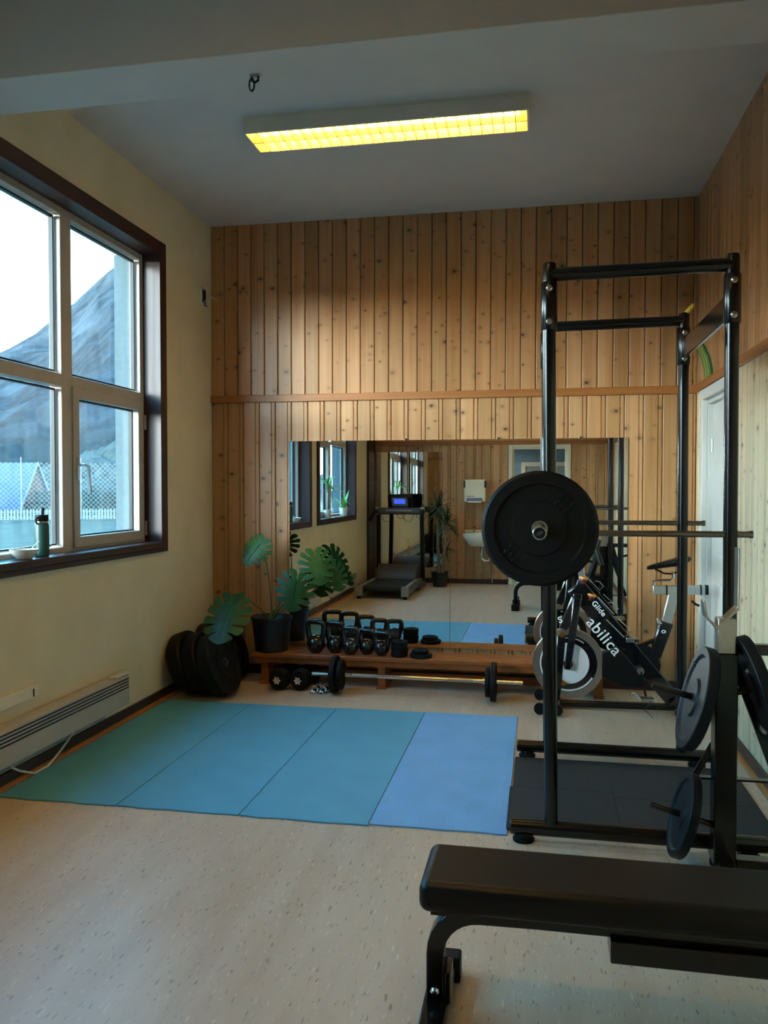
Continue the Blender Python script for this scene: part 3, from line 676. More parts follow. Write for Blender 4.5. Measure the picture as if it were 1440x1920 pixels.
# ------------------------------------------------------------------ bumper plates in the corner
def corner_plates():
    lean = R(20)
    k_ = 0
    names = {0: ['innermost of the front corner stack, against the left wall', 'middle one of the front corner stack', 'outer one of the front corner stack, hub ring showing'],
             1: ['inner one of the rear corner pair, against the wall', 'outer one of the rear corner pair, beside the wooden bench']}
    for row, (x0, y, n, yaw) in enumerate(((LX + .135, 5.43, 3, R(-4)), (LX + .135, 5.89, 2, R(-2)))):
        for i in range(n):
            ax = Vector((math.cos(yaw) * math.cos(lean), math.sin(yaw) * math.cos(lean), math.sin(lean)))
            h = .225 * math.cos(lean) + .0525 * math.sin(lean)
            step = .107 / math.cos(lean)
            c = Vector((x0 + i * step * math.cos(yaw), y + i * step * math.sin(yaw), h + .001))
            bumper('bumper_plate', c, -ax, .45, .105, 'thick black bumper plate, ' + names[row][i], 'bumper plates leaning in the left corner', parts=(i == n - 1), seed=row + 5)
corner_plates()

# ------------------------------------------------------------------ low wooden bench
gb = thing('gym_bench', 'long low wooden gym bench along the mirror wall', 'bench', (-.84, 5.94, 0))
GX0, GX1, GY0, GY1, GZ = -2.13, .46, 5.80, 6.10, .238
MB().bb((GX0, GY0, GZ - .032), (GX1, GY0 + .145, GZ)).build('top_plank', BENCHW, gb, bevel=.005)
MB().bb((GX0, GY0 + .150, GZ - .032), (GX1, GY1, GZ)).build('top_plank', BENCHW, gb, bevel=.005)
MB().bb((GX0 + .03, GY0 + .02, GZ - .075), (GX1 - .03, GY0 + .045, GZ - .032)).build('apron', BENCHW, gb, bevel=.003)
MB().bb((GX0 + .03, 6.0, .035), (GX1 - .03, 6.04, .085)).build('balance_beam', BENCHW, gb, bevel=.003)
for x in (-2.03, -1.13, -.33, .42):
    MB().bb((x - .028, GY0 + .045, .03), (x + .028, GY1 - .03, GZ - .032)).build('leg', BENCHW, gb, bevel=.003)
    MB().bb((x - .035, GY0 + .02, 0), (x + .035, GY1 - .01, .03)).build('foot', BENCHW, gb, bevel=.003)

# ------------------------------------------------------------------ kettlebells
def kettlebell(x, y, hgt, dia, label, rz):
    t = thing('kettlebell', label, 'kettlebell', (x, y, GZ), rz, 'black kettlebells on the bench')
    r = dia / 2
    prof = [(r * .55, 0), (r * .62, .004)] + [(r * math.sin(a), r * .93 - r * math.cos(a)) for a in [R(d) for d in range(40, 165, 12)]] + [(.004, r * 1.92)]
    MB().lathe(prof, n=28).build('ball', GLOSSB, t, local=True, smooth=60)
    z1 = hgt - .014; s = r * 1.02; zb = r * 1.2
    pts = [(-s * .66, 0, zb), (-s * .92, 0, zb + (z1 - zb) * .45), (-s * .98, 0, z1 - .022), (-s * .80, 0, z1 - .004), (-s * .5, 0, z1), (s * .5, 0, z1), (s * .80, 0, z1 - .004), (s * .98, 0, z1 - .022), (s * .92, 0, zb + (z1 - zb) * .45), (s * .66, 0, zb)]
    fine = []
    for i in range(len(pts) - 1):
        for q in range(3): fine.append(Vector(pts[i]).lerp(Vector(pts[i + 1]), q / 3))
    fine.append(Vector(pts[-1]))
    for _ in range(2): fine = [fine[0]] + [(fine[i - 1] + fine[i] * 2 + fine[i + 1]) / 4 for i in range(1, len(fine) - 1)] + [fine[-1]]
    m = len(fine); MB().tube(fine, [.0192 + .004 * abs(2 * i / (m - 1) - 1) ** 3 for i in range(m)], 12).build('handle', GLOSSB, t, local=True, smooth=60)
kb = [(-1.645, 5.900, .245, .142, 'largest black kettlebell, leftmost on the wooden bench'), (-1.500, 5.925, .238, .134, 'second black kettlebell from the potted plant'), (-1.374, 5.885, .210, .127, 'middle one of the five black kettlebells'),
      (-1.254, 5.915, .190, .119, 'fourth black kettlebell from the potted plant'), (-1.138, 5.885, .182, .120, 'smallest black kettlebell, beside the stacked small plates')]
for i, (x, y, h, d, l) in enumerate(kb): kettlebell(x, y, h, d, l, R(-14 + 4 * (i % 2)))

# ------------------------------------------------------------------ small plates on the bench
def small_plate(c, axis, dia, th, label, group, hole=.014, mat=RUBBER, nm='weight_plate'):
    c = Vector(c); ax = Vector(axis).normalized(); r = dia / 2; h = th / 2; u, v, d = basis(ax)
    t = thing(nm, label, 'weight plate', c, group=group)
    prof = [(hole, -h), (r * .34, -h), (r * .38, -h * .55), (r * .78, -h * .55), (r * .84, -h), (r - .004, -h), (r, -h + .004), (r, h - .004), (r - .004, h), (r * .84, h), (r * .78, h * .55), (r * .38, h * .55), (r * .34, h), (hole, h)]
    MB().rings([[c + d * hh + (u * math.cos(2 * math.pi * j / 36) + v * math.sin(2 * math.pi * j / 36)) * rr for j in range(36)] for rr, hh in prof], closed=True).build('disc', mat, t)
    MB().rings([[c + d * hh + (u * math.cos(2 * math.pi * j / 24) + v * math.sin(2 * math.pi * j / 24)) * rr for j in range(24)] for rr, hh in ((hole - .001, -h * .9), (hole + .004, -h * 1.02), (hole + .004, h * 1.02), (hole - .001, h * .9))], closed=True).build('hub_ring', mat, t)
    return t
pl = ['bottom', 'second from bottom', 'third from bottom', 'top']
for i in range(4): small_plate((-1.005 + .003 * (i % 2), 5.885, GZ + .0145 + i * .0285), (0, 0, 1), .125, .028, 'small black plate, %s of the stack of four beside the kettlebells' % pl[i], 'small plates stacked on the bench')
small_plate((-.842, 5.880, GZ + .0145), (0, 0, 1), .165, .028, 'lower and wider plate of the pair on the bench', 'small plates stacked on the bench')
small_plate((-.848, 5.880, GZ + .043), (0, 0, 1), .125, .027, 'upper and smaller plate of the pair on the bench', 'small plates stacked on the bench')

# ------------------------------------------------------------------ dumbbells, collars and barbell on the floor
def star_nut(mb, c, d, r=.028, th=.022):
    u, v, d = basis(d); n = 24
    mb.rings([[c + d * q + (u * math.cos(2 * math.pi * j / n) + v * math.sin(2 * math.pi * j / n)) * (r * (1 + .22 * math.cos(6 * 2 * math.pi * j / n)) * s) for j in range(n)] for q, s in ((0, .95), (.004, 1), (th - .004, 1), (th, .9))])
def dumbbell(x, y, rz, label):
    t = thing('dumbbell', label, 'dumbbell', (x, y, 0), rz, 'adjustable dumbbells on the floor'); z = .0785
    MB().cyl((0, -.175, z), (0, .175, z), .0125, n=14).build('bar', CHROME, t, local=True)
    for s in (-1, 1):
        for k_, (o, rr) in enumerate(((.075, .0775), (.103, .0775), (.130, .072))):
            MB().lathe([(.0135, -.0125), (rr - .006, -.0125), (rr, -.006), (rr, .006), (rr - .006, .0125), (.0135, .0125)], (0, s * o, z), (0, s, 0), 32).build('plate', RUBBER, t, local=True)
        mb = MB(); star_nut(mb, Vector((0, s * .145, z)), (0, s, 0)); mb.build('star_nut', CHROME, t, local=True)
dumbbell(-1.853, 5.690 + .10, R(-4), 'adjustable dumbbell nearest the corner plates'); dumbbell(-1.694, 5.690 + .115, R(-6), 'adjustable dumbbell next to the floor barbell')
for i, (x, y) in enumerate(((-1.575, 5.63), (-1.515, 5.635))):
    t = thing('spring_collar', ('left' if i == 0 else 'right') + ' one of two chrome bar clips lying by the barbell', 'bar clip', (x, y, 0), R(-20), 'chrome bar clips on the floor')
    u = MB(); u.rings([[Vector((math.cos(2 * math.pi * j / 20) * rr, hh, math.sin(2 * math.pi * j / 20) * rr + .0275)) for j in range(20)] for rr, hh in ((.016, 0), (.0265, 0), (.0265, .03), (.016, .03))], closed=True); u.build('ring', CHROME, t, local=True)
    MB().bar((0, .015, .045), (.0, .06, .062), .014, .010).build('lever', CHROME, t, local=True, bevel=.002)
    MB().tube([(-.012, -.001, .014), (-.012, -.055, .012), (.012, -.055, .012), (.012, -.001, .014)], .0065, 8).build('handle', CHROME, t, local=True)
by, bz = 5.64, .140
fb = thing('short_barbell', 'short chrome barbell lying in front of the wooden bench', 'barbell', (-.85, by, 0))
p0, p1 = Vector((-1.60, by, bz)), Vector((-.100, by - .02, bz)); dx = (p1 - p0).normalized()
MB().cyl(p0, p1, .0135, n=16).build('shaft', CHROME, fb)
for s0 in (.30, .98): MB().cyl(p0 + dx * s0, p0 + dx * (s0 + .18), .0142, n=16).build('knurled_grip', STEEL, fb)
for s0, sg in ((.245, 1), (1.235, -1)): MB().cyl(p0 + dx * (s0 - .008), p0 + dx * (s0 + .008), .020, n=16).build('stop_collar', CHROME, fb)
for s0, dia, side in ((.170, .272, 'outer large plate at the left end'), (.214, .215, 'inner small plate at the left end'), (1.262, .215, 'inner small plate at the right end'), (1.300, .272, 'outer large plate at the right end')):
    c = p0 + dx * s0
    if dia < .25: c = c - Vector((0, 0, 0))
    small_plate(c, dx, dia, .036 if dia > .25 else .030, side + ' of the short chrome barbell', 'plates on the short chrome barbell', hole=.0145)
for s0, sg in ((.120, -1), (1.335, 1)):
    pass

# ------------------------------------------------------------------ monstera
def monstera_leaf(P, D, N, L, wid, slit=.30, seed=0):
    slit *= .72; rn = random.Random(seed); D = Vector(D).normalized(); N = Vector(N); N = (N - D * N.dot(D)).normalized(); S = D.cross(N)
    def out(phi):
        a = phi; tab = ((0, 1.0), (35, .86), (70, .70), (105, .60), (140, .52), (165, .40), (178, .22))
        for (a0, r0), (a1, r1) in zip(tab, tab[1:]):
            if a0 <= a <= a1: q = (a - a0) / (a1 - a0); return r0 + (r1 - r0) * q
        return .2
    mb = MB(); K = 8; cuts = [0, 27, 52, 78, 104, 132, 176]
    def pt(a, b, t):
        z = -.22 * b * b * L * 2.0 - .10 * a * a * L + .05 * L * abs(b)
        return P + D * (a * L) + S * (b * wid) + N * z
    for side in (-1, 1):
        for i in range(len(cuts) - 1):
            pa, pb = cuts[i], cuts[i + 1]; rows = []
            ma, mb_ = [.80 * (1 - c / 176) ** 1.05 - .02 for c in (pa, pb)]
            nt_ = 7; ns = 4
            gap = slit if 0 < i < len(cuts) - 2 else slit * .6
            for ti in range(nt_ + 1):
                tt = ti / nt_; row = []
                for si in range(ns + 1):
                    q = si / ns
                    sh = 0 if tt < .36 else gap * .5 * min(1, (tt - .36) / .22)
                    if tt > .86: sh += (.5 - gap * .5) * ((tt - .86) / .14) ** 2 * .28
                    lo = sh if i > 0 else 0; hi = 1 - (sh if i < len(cuts) - 2 else 0)
                    qq = lo + (hi - lo) * q; ph = pa + (pb - pa) * qq; m0 = ma + (mb_ - ma) * qq
                    rr = out(ph); ea, eb = rr * math.cos(R(ph)), rr * math.sin(R(ph)) * .92
                    a = m0 + (ea - m0) * tt; b = eb * tt + .10 * math.sin(math.pi * tt) * eb * .3
                    row.append(pt(a, b * side, tt))
                rows.append(row)
            vs = [p for r in rows for p in r]; n1 = ns + 1; fs = []
            for ti in range(nt_):
                for si in range(ns): fs.append((ti * n1 + si, ti * n1 + si + 1, (ti + 1) * n1 + si + 1, (ti + 1) * n1 + si))
            mb.add(vs, fs)
    rib = [P + D * (L * (q / 6) * .97) + N * (-.10 * (q / 6) ** 2 * L + .0015) for q in range(7)]
    mb.tube(rib, [.0028 * (1 - q / 7) + .0005 for q in range(7)], 5)
    return mb
px0 = Vector((-2.00, 5.92, GZ))
mo = thing('potted_monstera', 'monstera plant with split leaves in a black pot on the bench', 'plant', px0)
MB().lathe([(.118, 0), (.122, .004), (.150, .235), (.156, .238), (.158, .262), (.152, .262), (.146, .235), (.128, .21), (.001, .21)], px0, n=40, caps=False).build('pot', POT, mo)
MB().lathe([(.001, .205), (.144, .212)], px0, n=32, caps=False).build('soil', plain('soil', '#2A211A', .95, 0, .3, 60, .3), mo)
root = px0 + Vector((.0, 0, .21))
MB().tube([root + Vector((-.01, 0, 0)), root + Vector((.0, .0, .06)), root + Vector((.02, 0, .10))], [.018, .016, .010], 10).build('main_stem', STEM, mo)
cam_v = Vector((0, 0, CAMZ))
def leaf(jx, jy, jd, tipx, tipy, tipd, wid, bend, tilt, seed, slit=.42):
    P = atY(jx, jy, jd); T = atY(tipx, tipy, tipd); D = T - P; L = D.length; N = ((cam_v - P).normalized() + Vector(tilt)).normalized()
    lf = monstera_leaf(P, D, N, L, wid, slit, seed).build('leaf', LEAF, mo, smooth=50)
    mid = (root + Vector((0, 0, .03))).lerp(P, .55) + Vector(bend)
    a = root + Vector((0, 0, .02)); pts = []
    for i in range(13):
        q = i / 12; pts.append(a * ((1 - q) ** 2) + mid * (2 * q * (1 - q)) + P * (q * q))
    MB().tube(pts, [.006 - .003 * i / 12 for i in range(13)], 8).build('petiole', STEM, lf)
leaf(487, 1021, 5.80, 457, 1058, 5.74, .19, (.04, 0, .14), (-.3, 0, .5), 1)
leaf(556, 1090, 5.80, 545, 1147, 5.72, .245, (.02, 0, .10), (0, 0, .6), 2, .5)
leaf(592, 1046, 5.90, 603, 1096, 5.80, .225, (.10, 0, .12), (.1, 0, .5), 3, .5)
leaf(430, 1135, 5.46, 407, 1203, 5.20, .275, (-.05, -.06, .20), (-.3, 0, .5), 4, .34)
leaf(624, 1066, 6.02, 640, 1108, 5.96, .19, (.08, .02, .06), (.2, .3, .6), 5, .5)

# ------------------------------------------------------------------ spinning bike
YB = 5.56
B = lambda x, y, dy=0: atY(x, y, YB) + Vector((0, dy, 0))
bk = thing('exercise_bike', 'black spinning bike with white flywheel disc by the back wall', 'exercise bike', (.45, YB, 0))
hub = B(1065, 1243)
MB().rings([[hub + Vector((math.cos(2 * math.pi * j / 64) * rr, hh, math.sin(2 * math.pi * j / 64) * rr)) for j in range(64)] for rr, hh in ((.190, -.018), (.233, -.022), (.235, -.018), (.235, .018), (.233, .022), (.190, .018))], closed=True).build('flywheel_rim', STEEL, bk)
fl = MB().cyl(hub + Vector((0, -.012, 0)), hub + Vector((0, .012, 0)), .191, n=64).build('flywheel_disc', GLOSSB, bk)
WD = plain('white_disc', '#D9DDE2', .4, 0, .03, 8, 0)
for s in (-1, 1):
    MB().cyl(hub + Vector((0, s * .0122, 0)), hub + Vector((0, s * .0145, 0)), .138, n=48).build('white_disc', WD, fl)
    arc = lambda a0, a1, r0, r1: [hub + Vector((math.cos(R(a)) * r0, s * .0122, math.sin(R(a)) * r0)) for a in range(a0, a1 + 1, 6)] + [hub + Vector((math.cos(R(a)) * r1, s * .0122, math.sin(R(a)) * r1)) for a in range(a1, a0 - 1, -6)]
    MB().prism(arc(54, 96, .168, .176), (0, s * .0015, 0)).build('white_stripe', WD, fl); MB().prism(arc(150, 330, .176, .187), (0, s * .0015, 0)).build('white_stripe', WD, fl)
    MB().cyl(hub + Vector((0, s * .014, 0)), hub + Vector((0, s * .05, 0)), .030, n=20).build('hub', BLACK, fl)
    MB().cyl(hub + Vector((0, s * .05, 0)), hub + Vector((0, s * .062, 0)), .012, n=12).build('axle_nut', CHROME, fl)
# main beam, fork and head
head = B(1078, 1098); tail = B(1262, 1312)
def plank(a, b, wa, wb, th, nm, m=GLOSSB, par=None, bev=.008, yc=0):
    d = (b - a).normalized(); n = Vector((-d.z, 0, d.x)); o = Vector((0, yc - th / 2, 0))
    return MB().prism([a + n * wa / 2 + o, b + n * wb / 2 + o, b - n * wb / 2 + o, a - n * wa / 2 + o], (0, th, 0)).build(nm, m, par or bk, bevel=bev)
beam = plank(head, tail, .13, .10, .06, 'main_beam')
for s in (-1, 1): plank(B(1082, 1118), B(1063, 1252), .055, .045, .022, 'fork_blade', yc=s * .062)
MB().bar(B(1082, 1118, -.07), B(1082, 1118, .07), .06, .05).build('fork_crown', GLOSSB, bk, bevel=.006)
plank(B(1092, 1088), B(1056, 1180), .055, .055, .045, 'head_tube')
plank(B(1052, 1190), B(1042, 1330), .06, .05, .045, 'front_upright')
# drive case and rear triangle
pts = [B(*p) for p in ((1128, 1222), (1160, 1212), (1185, 1206), (1212, 1207), (1232, 1222), (1238, 1248), (1230, 1275), (1205, 1288), (1172, 1288), (1128, 1268))]
MB().prism([p + Vector((0, -.028, 0)) for p in pts], (0, .056, 0)).build('drive_case', PLASTIC, bk, bevel=.006)
plank(B(1183, 1214), B(1242, 1196), .03, .03, .04, 'seat_stay')
plank(B(1228, 1230), B(1250, 1166), .075, .085, .055, 'seat_tube')
post = plank(B(1246, 1180), B(1263, 1112), .062, .062, .034, 'seat_post', ALU, bev=.004)
sl = MB().bar(B(1224, 1106), B(1322, 1106), .036, .058).build('seat_slider', ALU, bk, bevel=.004)
MB().bar(B(1321, 1106), B(1328, 1106), .040, .062).build('slider_cap', PLASTIC, sl, bevel=.004)
MB().bar(B(1248, 1106), B(1251, 1106), .040, .062).build('slider_clamp', PLASTIC, sl); MB().bar(B(1312, 1106), B(1315, 1106), .040, .062).build('slider_clamp', PLASTIC, sl)
MB().tube([B(1226, 1104), B(1226, 1090), B(1232, 1088), B(1256, 1088), B(1262, 1083), B(1262, 1072)], .009, 10).build('saddle_bracket', CHROME, sl)
# saddle
sad = MB(); rs = []
for q, hw, zt, th in ((0, .018, 0, .018), (.1, .022, .006, .03), (.3, .028, .014, .036), (.55, .05, .022, .045), (.75, .085, .030, .055), (.92, .095, .038, .05), (1, .07, .036, .03)):
    c = B(1213, 1064).lerp(B(1292, 1056), q); rs.append([c + Vector((0, hw * math.cos(a), zt + (th * .35 * math.sin(a) if math.sin(a) > 0 else th * .8 * math.sin(a)))) for a in [2 * math.pi * j / 16 for j in range(16)]])
sd = sad.rings(rs).build('saddle', LEATHER, bk, smooth=60)
MB().tube([B(1228, 1067), B(1245, 1075), B(1262, 1076), B(1280, 1068)], .006, 8).build('saddle_rail', PLASTIC, sd)
MB().tube([B(1229, 1158, -.03), B(1232, 1166, -.03), B(1240, 1168, -.03)], .007, 8).build('seat_lever', CHROME, bk)
MB().tube([B(1296, 1126, -.02), B(1303, 1132, -.02), B(1310, 1135, -.02)], .008, 8).build('slider_lever', PLASTIC, bk)
# base
MB().bar(B(1040, 1318), B(1275, 1326), .05, .04).build('base_rail', BLACK, bk, bevel=.006)
for px, y0, y1 in ((1043, -.235, .22), (1268, -.16, .24)):
    c = B(px, 1326); c.z = .045
    st_ = MB().cyl(c + Vector((0, y0, 0)), c + Vector((0, y1, 0)), .026, n=16).build('stabiliser', CHROME if px < 1100 else BLACK, bk)
    for yy in (y0, y1): MB().cyl(c + Vector((0, yy - .012, 0)), c + Vector((0, yy + .012, 0)), .036, n=18).build('end_cap', PLASTIC, st_)
for dy in (-.20, .17):
    c = B(1012, 1330); c.z = .04; MB().cyl(c + Vector((0, dy - .012, 0)), c + Vector((0, dy + .012, 0)), .038, n=20).build('transport_wheel', RUBBER, bk)
    MB().bar(c + Vector((0, dy, 0)), B(1043, 1326, dy) * 1.0, .014, .03).build('wheel_arm', CHROME, bk)
# crank and pedals
ck = B(1199, 1254)
MB().cyl(ck + Vector((0, -.08, 0)), ck + Vector((0, .08, 0)), .022, n=16).build('crank_axle', STEEL, bk)
for s, e_ in ((-1, B(1208, 1302)), (1, B(1190, 1206))):
    e_ = e_ + Vector((0, s * .085, 0)); MB().bar(ck + Vector((0, s * .085, 0)), e_, .014, .026, (0, 1, 0)).build('crank_arm', BLACK, bk, bevel=.003)
    pd = MB().box(e_ + Vector((0, s * .05, 0)), (.085, .075, .022)).build('pedal', STEEL, bk, bevel=.003)
    f = e_ + Vector((0, s * .05, 0))
    MB().tube([f + Vector((-.04, -.035, 0)), f + Vector((-.085, -.03, .035)), f + Vector((-.11, 0, .02)), f + Vector((-.085, .03, .035)), f + Vector((-.04, .035, 0))], .004, 6).build('toe_cage', CHROME, pd)
    MB().tube([f + Vector((.02, -.04, 0)), f + Vector((.0, -.045, -.03)), f + Vector((-.02, -.03, -.06)), f + Vector((.01, -.02, -.085)), f + Vector((.035, -.02, -.115))], .005, 6, flat=.4).build('strap', PLASTIC, pd)
# handlebar
hb0 = B(1092, 1092); hb1 = hb0 + Vector((-.03, 0, .26))
MB().bar(hb0, hb1, .04, .045, (0, 1, 0)).build('handlebar_post', ALU, bk, bevel=.004)
MB().tube([hb1 + Vector((.05, -.24, .10)), hb1 + Vector((-.10, -.25, .05)), hb1 + Vector((-.12, -.2, .02)), hb1 + Vector((-.02, -.12, .0)), hb1 + Vector((0, 0, 0)), hb1 + Vector((-.02, .12, 0)), hb1 + Vector((-.12, .2, .02)), hb1 + Vector((-.10, .25, .05)), hb1 + Vector((.05, .24, .10))], .016, 10).build('handlebar', PLASTIC, bk)
MB().tube([B(1128, 1060, .02), B(1118, 1030, .02), B(1124, 1012, .02)], .02, 10).build('grip_stem', PLASTIC, bk)
ORG = plain('orange_knob', '#D98A1E', .35); RED = plain('dark_red_knob', '#5A1A1C', .35)
for (x, y) in ((1094, 1085), (1109, 1117)):
    kk = MB().lathe([(.016, -.03), (.02, -.012), (.026, -.008), (.026, .004), (.018, .010)], B(x, y, -.02), (.25, 0, 1), 20).build('tension_knob', RED, bk)
    MB().lathe([(.0265, .0), (.031, .003), (.031, .012), (.020, .016), (.001, .017)], B(x, y, -.02), (.25, 0, 1), 20).build('knob_cap', ORG, kk)
# bottle cage along the beam
MB().tube([B(1120, 1118, -.03), B(1150, 1150, -.035), B(1158, 1140, -.04), B(1150, 1130, -.04), B(1140, 1128, -.035)], .0035, 6).build('bottle_cage', CHROME, bk)
MB().tube([B(1136, 1160, -.035), B(1169, 1193, -.035), B(1184, 1181, -.04), B(1168, 1168, -.04), B(1158, 1158, -.03)], .0035, 6).build('bottle_cage', CHROME, bk)
MB().box(B(1180, 1198, -.02), (.05, .05, .03)).build('cage_mount', CHROME, bk, bevel=.003)
# brake pads and gold bolts at the flywheel
for (x, y) in ((1053, 1188), (1056, 1278)):
    MB().cyl(B(x, y, -.06), B(x, y, -.02), .016, n=14).build('brass_fitting', metal('brass', '#B98E48', .25), bk)
def text(s, size, org, ang, par, m, nm):
    cu = bpy.data.curves.new(nm, 'FONT'); cu.body = s; cu.size = size; cu.extrude = .0008; cu.offset = .0006; cu.space_character = 1.08
    o = bpy.data.objects.new(nm, cu); C.objects.link(o); cu.materials.append(m)
    ca, sa = math.cos(ang), math.sin(ang)
    M = Matrix.Translation(org) @ Matrix(((ca, -sa, 0, 0), (0, 0, -1, 0), (sa, ca, 0, 0), (0, 0, 0, 1)))
    bpy.context.view_layer.update(); me = bpy.data.meshes.new_from_object(o.evaluated_get(bpy.context.evaluated_depsgraph_get())); bpy.data.objects.remove(o)
    me.transform(W[par.name].inverted() @ M); me.materials.clear(); me.materials.append(m); o = bpy.data.objects.new(nm, me); C.objects.link(o); o.parent = par; return o
LET = plain('white_lettering', '#E6E8EA', .5, 0, .02, 8, 0)
dB = tail - head; ang = math.atan2(dB.z, dB.x)
text('abilica', .108, B(1097, 1166, -.0315), ang, beam, LET, 'lettering')
text('Glide', .05, B(1108, 1130, -.0315), ang, beam, LET, 'lettering')
text('S', .06, B(1048, 1166, -.062), R(20), bk, LET, 'lettering')
MB().rings([[B(1243, 1183, -.029) + Vector((math.cos(a) * r_ * 1.3, 0, math.sin(a) * r_)) + Vector((0, hh, 0)) for a in [2 * math.pi * j / 16 for j in range(16)]] for r_, hh in ((.006, 0), (.011, 0), (.011, .003), (.006, .003))], closed=True).build('seat_tube_emblem', LET, bk)

# ------------------------------------------------------------------ plate stand with bar cradle
sx_, sy_ = .695, 3.245
st = thing('plate_stand', 'black upright stand with steel bar cradle and plate pegs', 'stand', (sx_, sy_, 0))
rz = Matrix.Rotation(0, 3, 'Z')
def SP(x, y, z): return Vector((sx_, sy_, 0)) + rz @ Vector((x, y, 0)) + Vector((0, 0, z))
def SB(nm, m, a, b, **k):
    c = [(a[i] + b[i]) / 2 for i in range(3)]; return MB().box(SP(*c), [abs(a[i] - b[i]) for i in range(3)], rz).build(nm, m, st, **k)
SB('column', BLACK, (-.04, -.04, .05), (.04, .04, .853), bevel=.004)
SB('inner_tube', STEEL, (-.032, -.032, .853), (.032, .032, .985), bevel=.003)
cr_ = [(-.085, 1.050), (-.078, 1.05), (-.070, .992), (-.035, .955), (.036, 1.028), (.036, 1.25), (.042, 1.25), (.042, 1.02), (-.034, .943), (-.077, .988)]
MB().prism([SP(x, -.034, z) for x, z in cr_], rz @ Vector((0, .066, 0))).build('bar_cradle', STEEL, st, bevel=.001)
SB('base_beam', BLACK, (-.03, -.30, .03), (.03, .12, .075), bevel=.005)
SB('base_beam', BLACK, (.04, -.03, .03), (.30, .03, .075), bevel=.005)
for y in (-.27, .09): MB().lathe([(.03, 0), (.03, .02), (.02, .032)], SP(0, y, 0), n=16).build('foot', RUBBER, st)
MB().lathe([(.03, 0), (.03, .02), (.02, .032)], SP(.27, 0, 0), n=16).build('foot', RUBBER, st)
tl = R(15)
pegs = [(-1, .655, .24, .20), (-1, .190, .24, .17), (1, .70, .24, .20)]
pegv = {}
for i, (s, z, ln, rp) in enumerate(pegs):
    a = SP(s * .03, 0, z); d = (rz @ Vector((s * math.cos(tl), .01, 0)) + Vector((0, 0, math.sin(tl)))).normalized()
    MB().cyl(a, a + d * ln, .0125, n=14).build('plate_peg', BLACK, st); pegv[i] = (a, d)
SB('cross_bar', BLACK, (.03, .0, .845), (.33, .04, .885), bevel=.003)
MB().bar(SP(.05, .08, .80), SP(.22, .10, .34), .016, .028).build('brace', BLACK, st)
MB().bar(SP(-.02, .10, .47), SP(-.085, .11, .335), .012, .024).build('brace', BLACK, st); MB().bar(SP(-.09, .11, .335), SP(.34, .11, .335), .030, .008).build('flat_bar', BLACK, st)
MB().bar(SP(-.02, .12, .47), SP(.05, .20, .36), .012, .024).build('brace', BLACK, st)
def big_plate(i, off, dia, th, label):
    a, d = pegv[i]; c = a + d * off - Vector((0, 0, 0)); t = small_plate(c, d, dia, th, label, 'grey rubber plates on the stand', hole=.0135, mat=IRON)
    u, v, dd = basis(d); mk = MB()
    strokes(mk, c + dd * (th / 2 * .55) + Vector((0, 0, dia * .29)), (u if abs(u.z) < abs(v.z) else v), Vector((0, 0, 1)), dd, .018, i + 3, .0022, 1); mk.build('raised_mark', IRON, t)
big_plate(0, .070, .400, .042, 'large grey plate on the upper left peg of the stand')
big_plate(1, .115, .325, .036, 'smaller grey plate on the lower left peg of the stand')
big_plate(2, .085, .40, .042, 'dark plate on the right peg of the stand by the wall')

# ------------------------------------------------------------------ flat weight bench
fbn = thing('flat_bench', 'black padded flat weight bench in the foreground', 'weight bench', (.3, 2.2, 0))
pz = .44; X0, X1, Y0, Y1 = -.305, .86, 2.075, 2.345
MB().bb((X0, Y0, pz - .082), (X1, Y1, pz)).build('pad', LEATHER, fbn, bevel=.028, seg=5, smooth=60)
MB().bb((X0 + .03, Y0 + .03, pz - .095), (X1 - .03, Y1 - .03, pz - .078)).build('pad_board', BLACK, fbn)
ly = 2.205
path = [(-.272, ly, .062), (-.272, ly, .20)] + [(-.272 + .12 * (1 - math.cos(a)), ly, .20 + .115 * math.sin(a)) for a in [R(q) for q in range(12, 91, 13)]] + [(.0, ly, .318), (.85, ly, .318)]
mb = MB(); pts = [Vector(p) for p in path]; rs = []
for i, p in enumerate(pts):
    d = (pts[min(i + 1, len(pts) - 1)] - pts[max(i - 1, 0)]).normalized(); n = Vector((d.z, 0, -d.x)); yv = Vector((0, 1, 0))
    rs.append([p + n * .024 + yv * .03, p + n * .024 - yv * .03, p - n * .024 - yv * .03, p - n * .024 + yv * .03])
mb.rings(rs).build('frame_tube', BLACK, fbn, bevel=.003)
MB().bb((-.305, 1.98, .022), (-.235, 2.40, .066)).build('foot_tube', BLACK, fbn, bevel=.005)
MB().bb((-.245, ly - .03, .062), (-.23, ly + .05, .15)).build('gusset', BLACK, fbn, bevel=.003)
for y in (1.975, 2.405): MB().bb((-.318, y - .03, 0), (-.222, y + .03, .075)).build('foot_cap', RUBBER, fbn, bevel=.006)
MB().lathe([(.012, 0), (.012, .005), (.007, .011), (.001, .012)], (-.272, ly - .03, .098), (0, -1, 0), 14).build('bolt', CHROME, fbn)
MB().bb((.19, 2.155, .235), (.86, 2.255, .296)).build('seat_bracket', BLACK, fbn, bevel=.004)
MB().bb((.79, ly - .03, .022), (.85, ly + .03, .30)).build('rear_leg', BLACK, fbn, bevel=.003); MB().bb((.785, 1.98, .022), (.855, 2.43, .066)).build('foot_tube', BLACK, fbn, bevel=.005)
for y in (1.975, 2.435): MB().bb((.772, y - .03, 0), (.868, y + .03, .075)).build('foot_cap', RUBBER, fbn, bevel=.006)

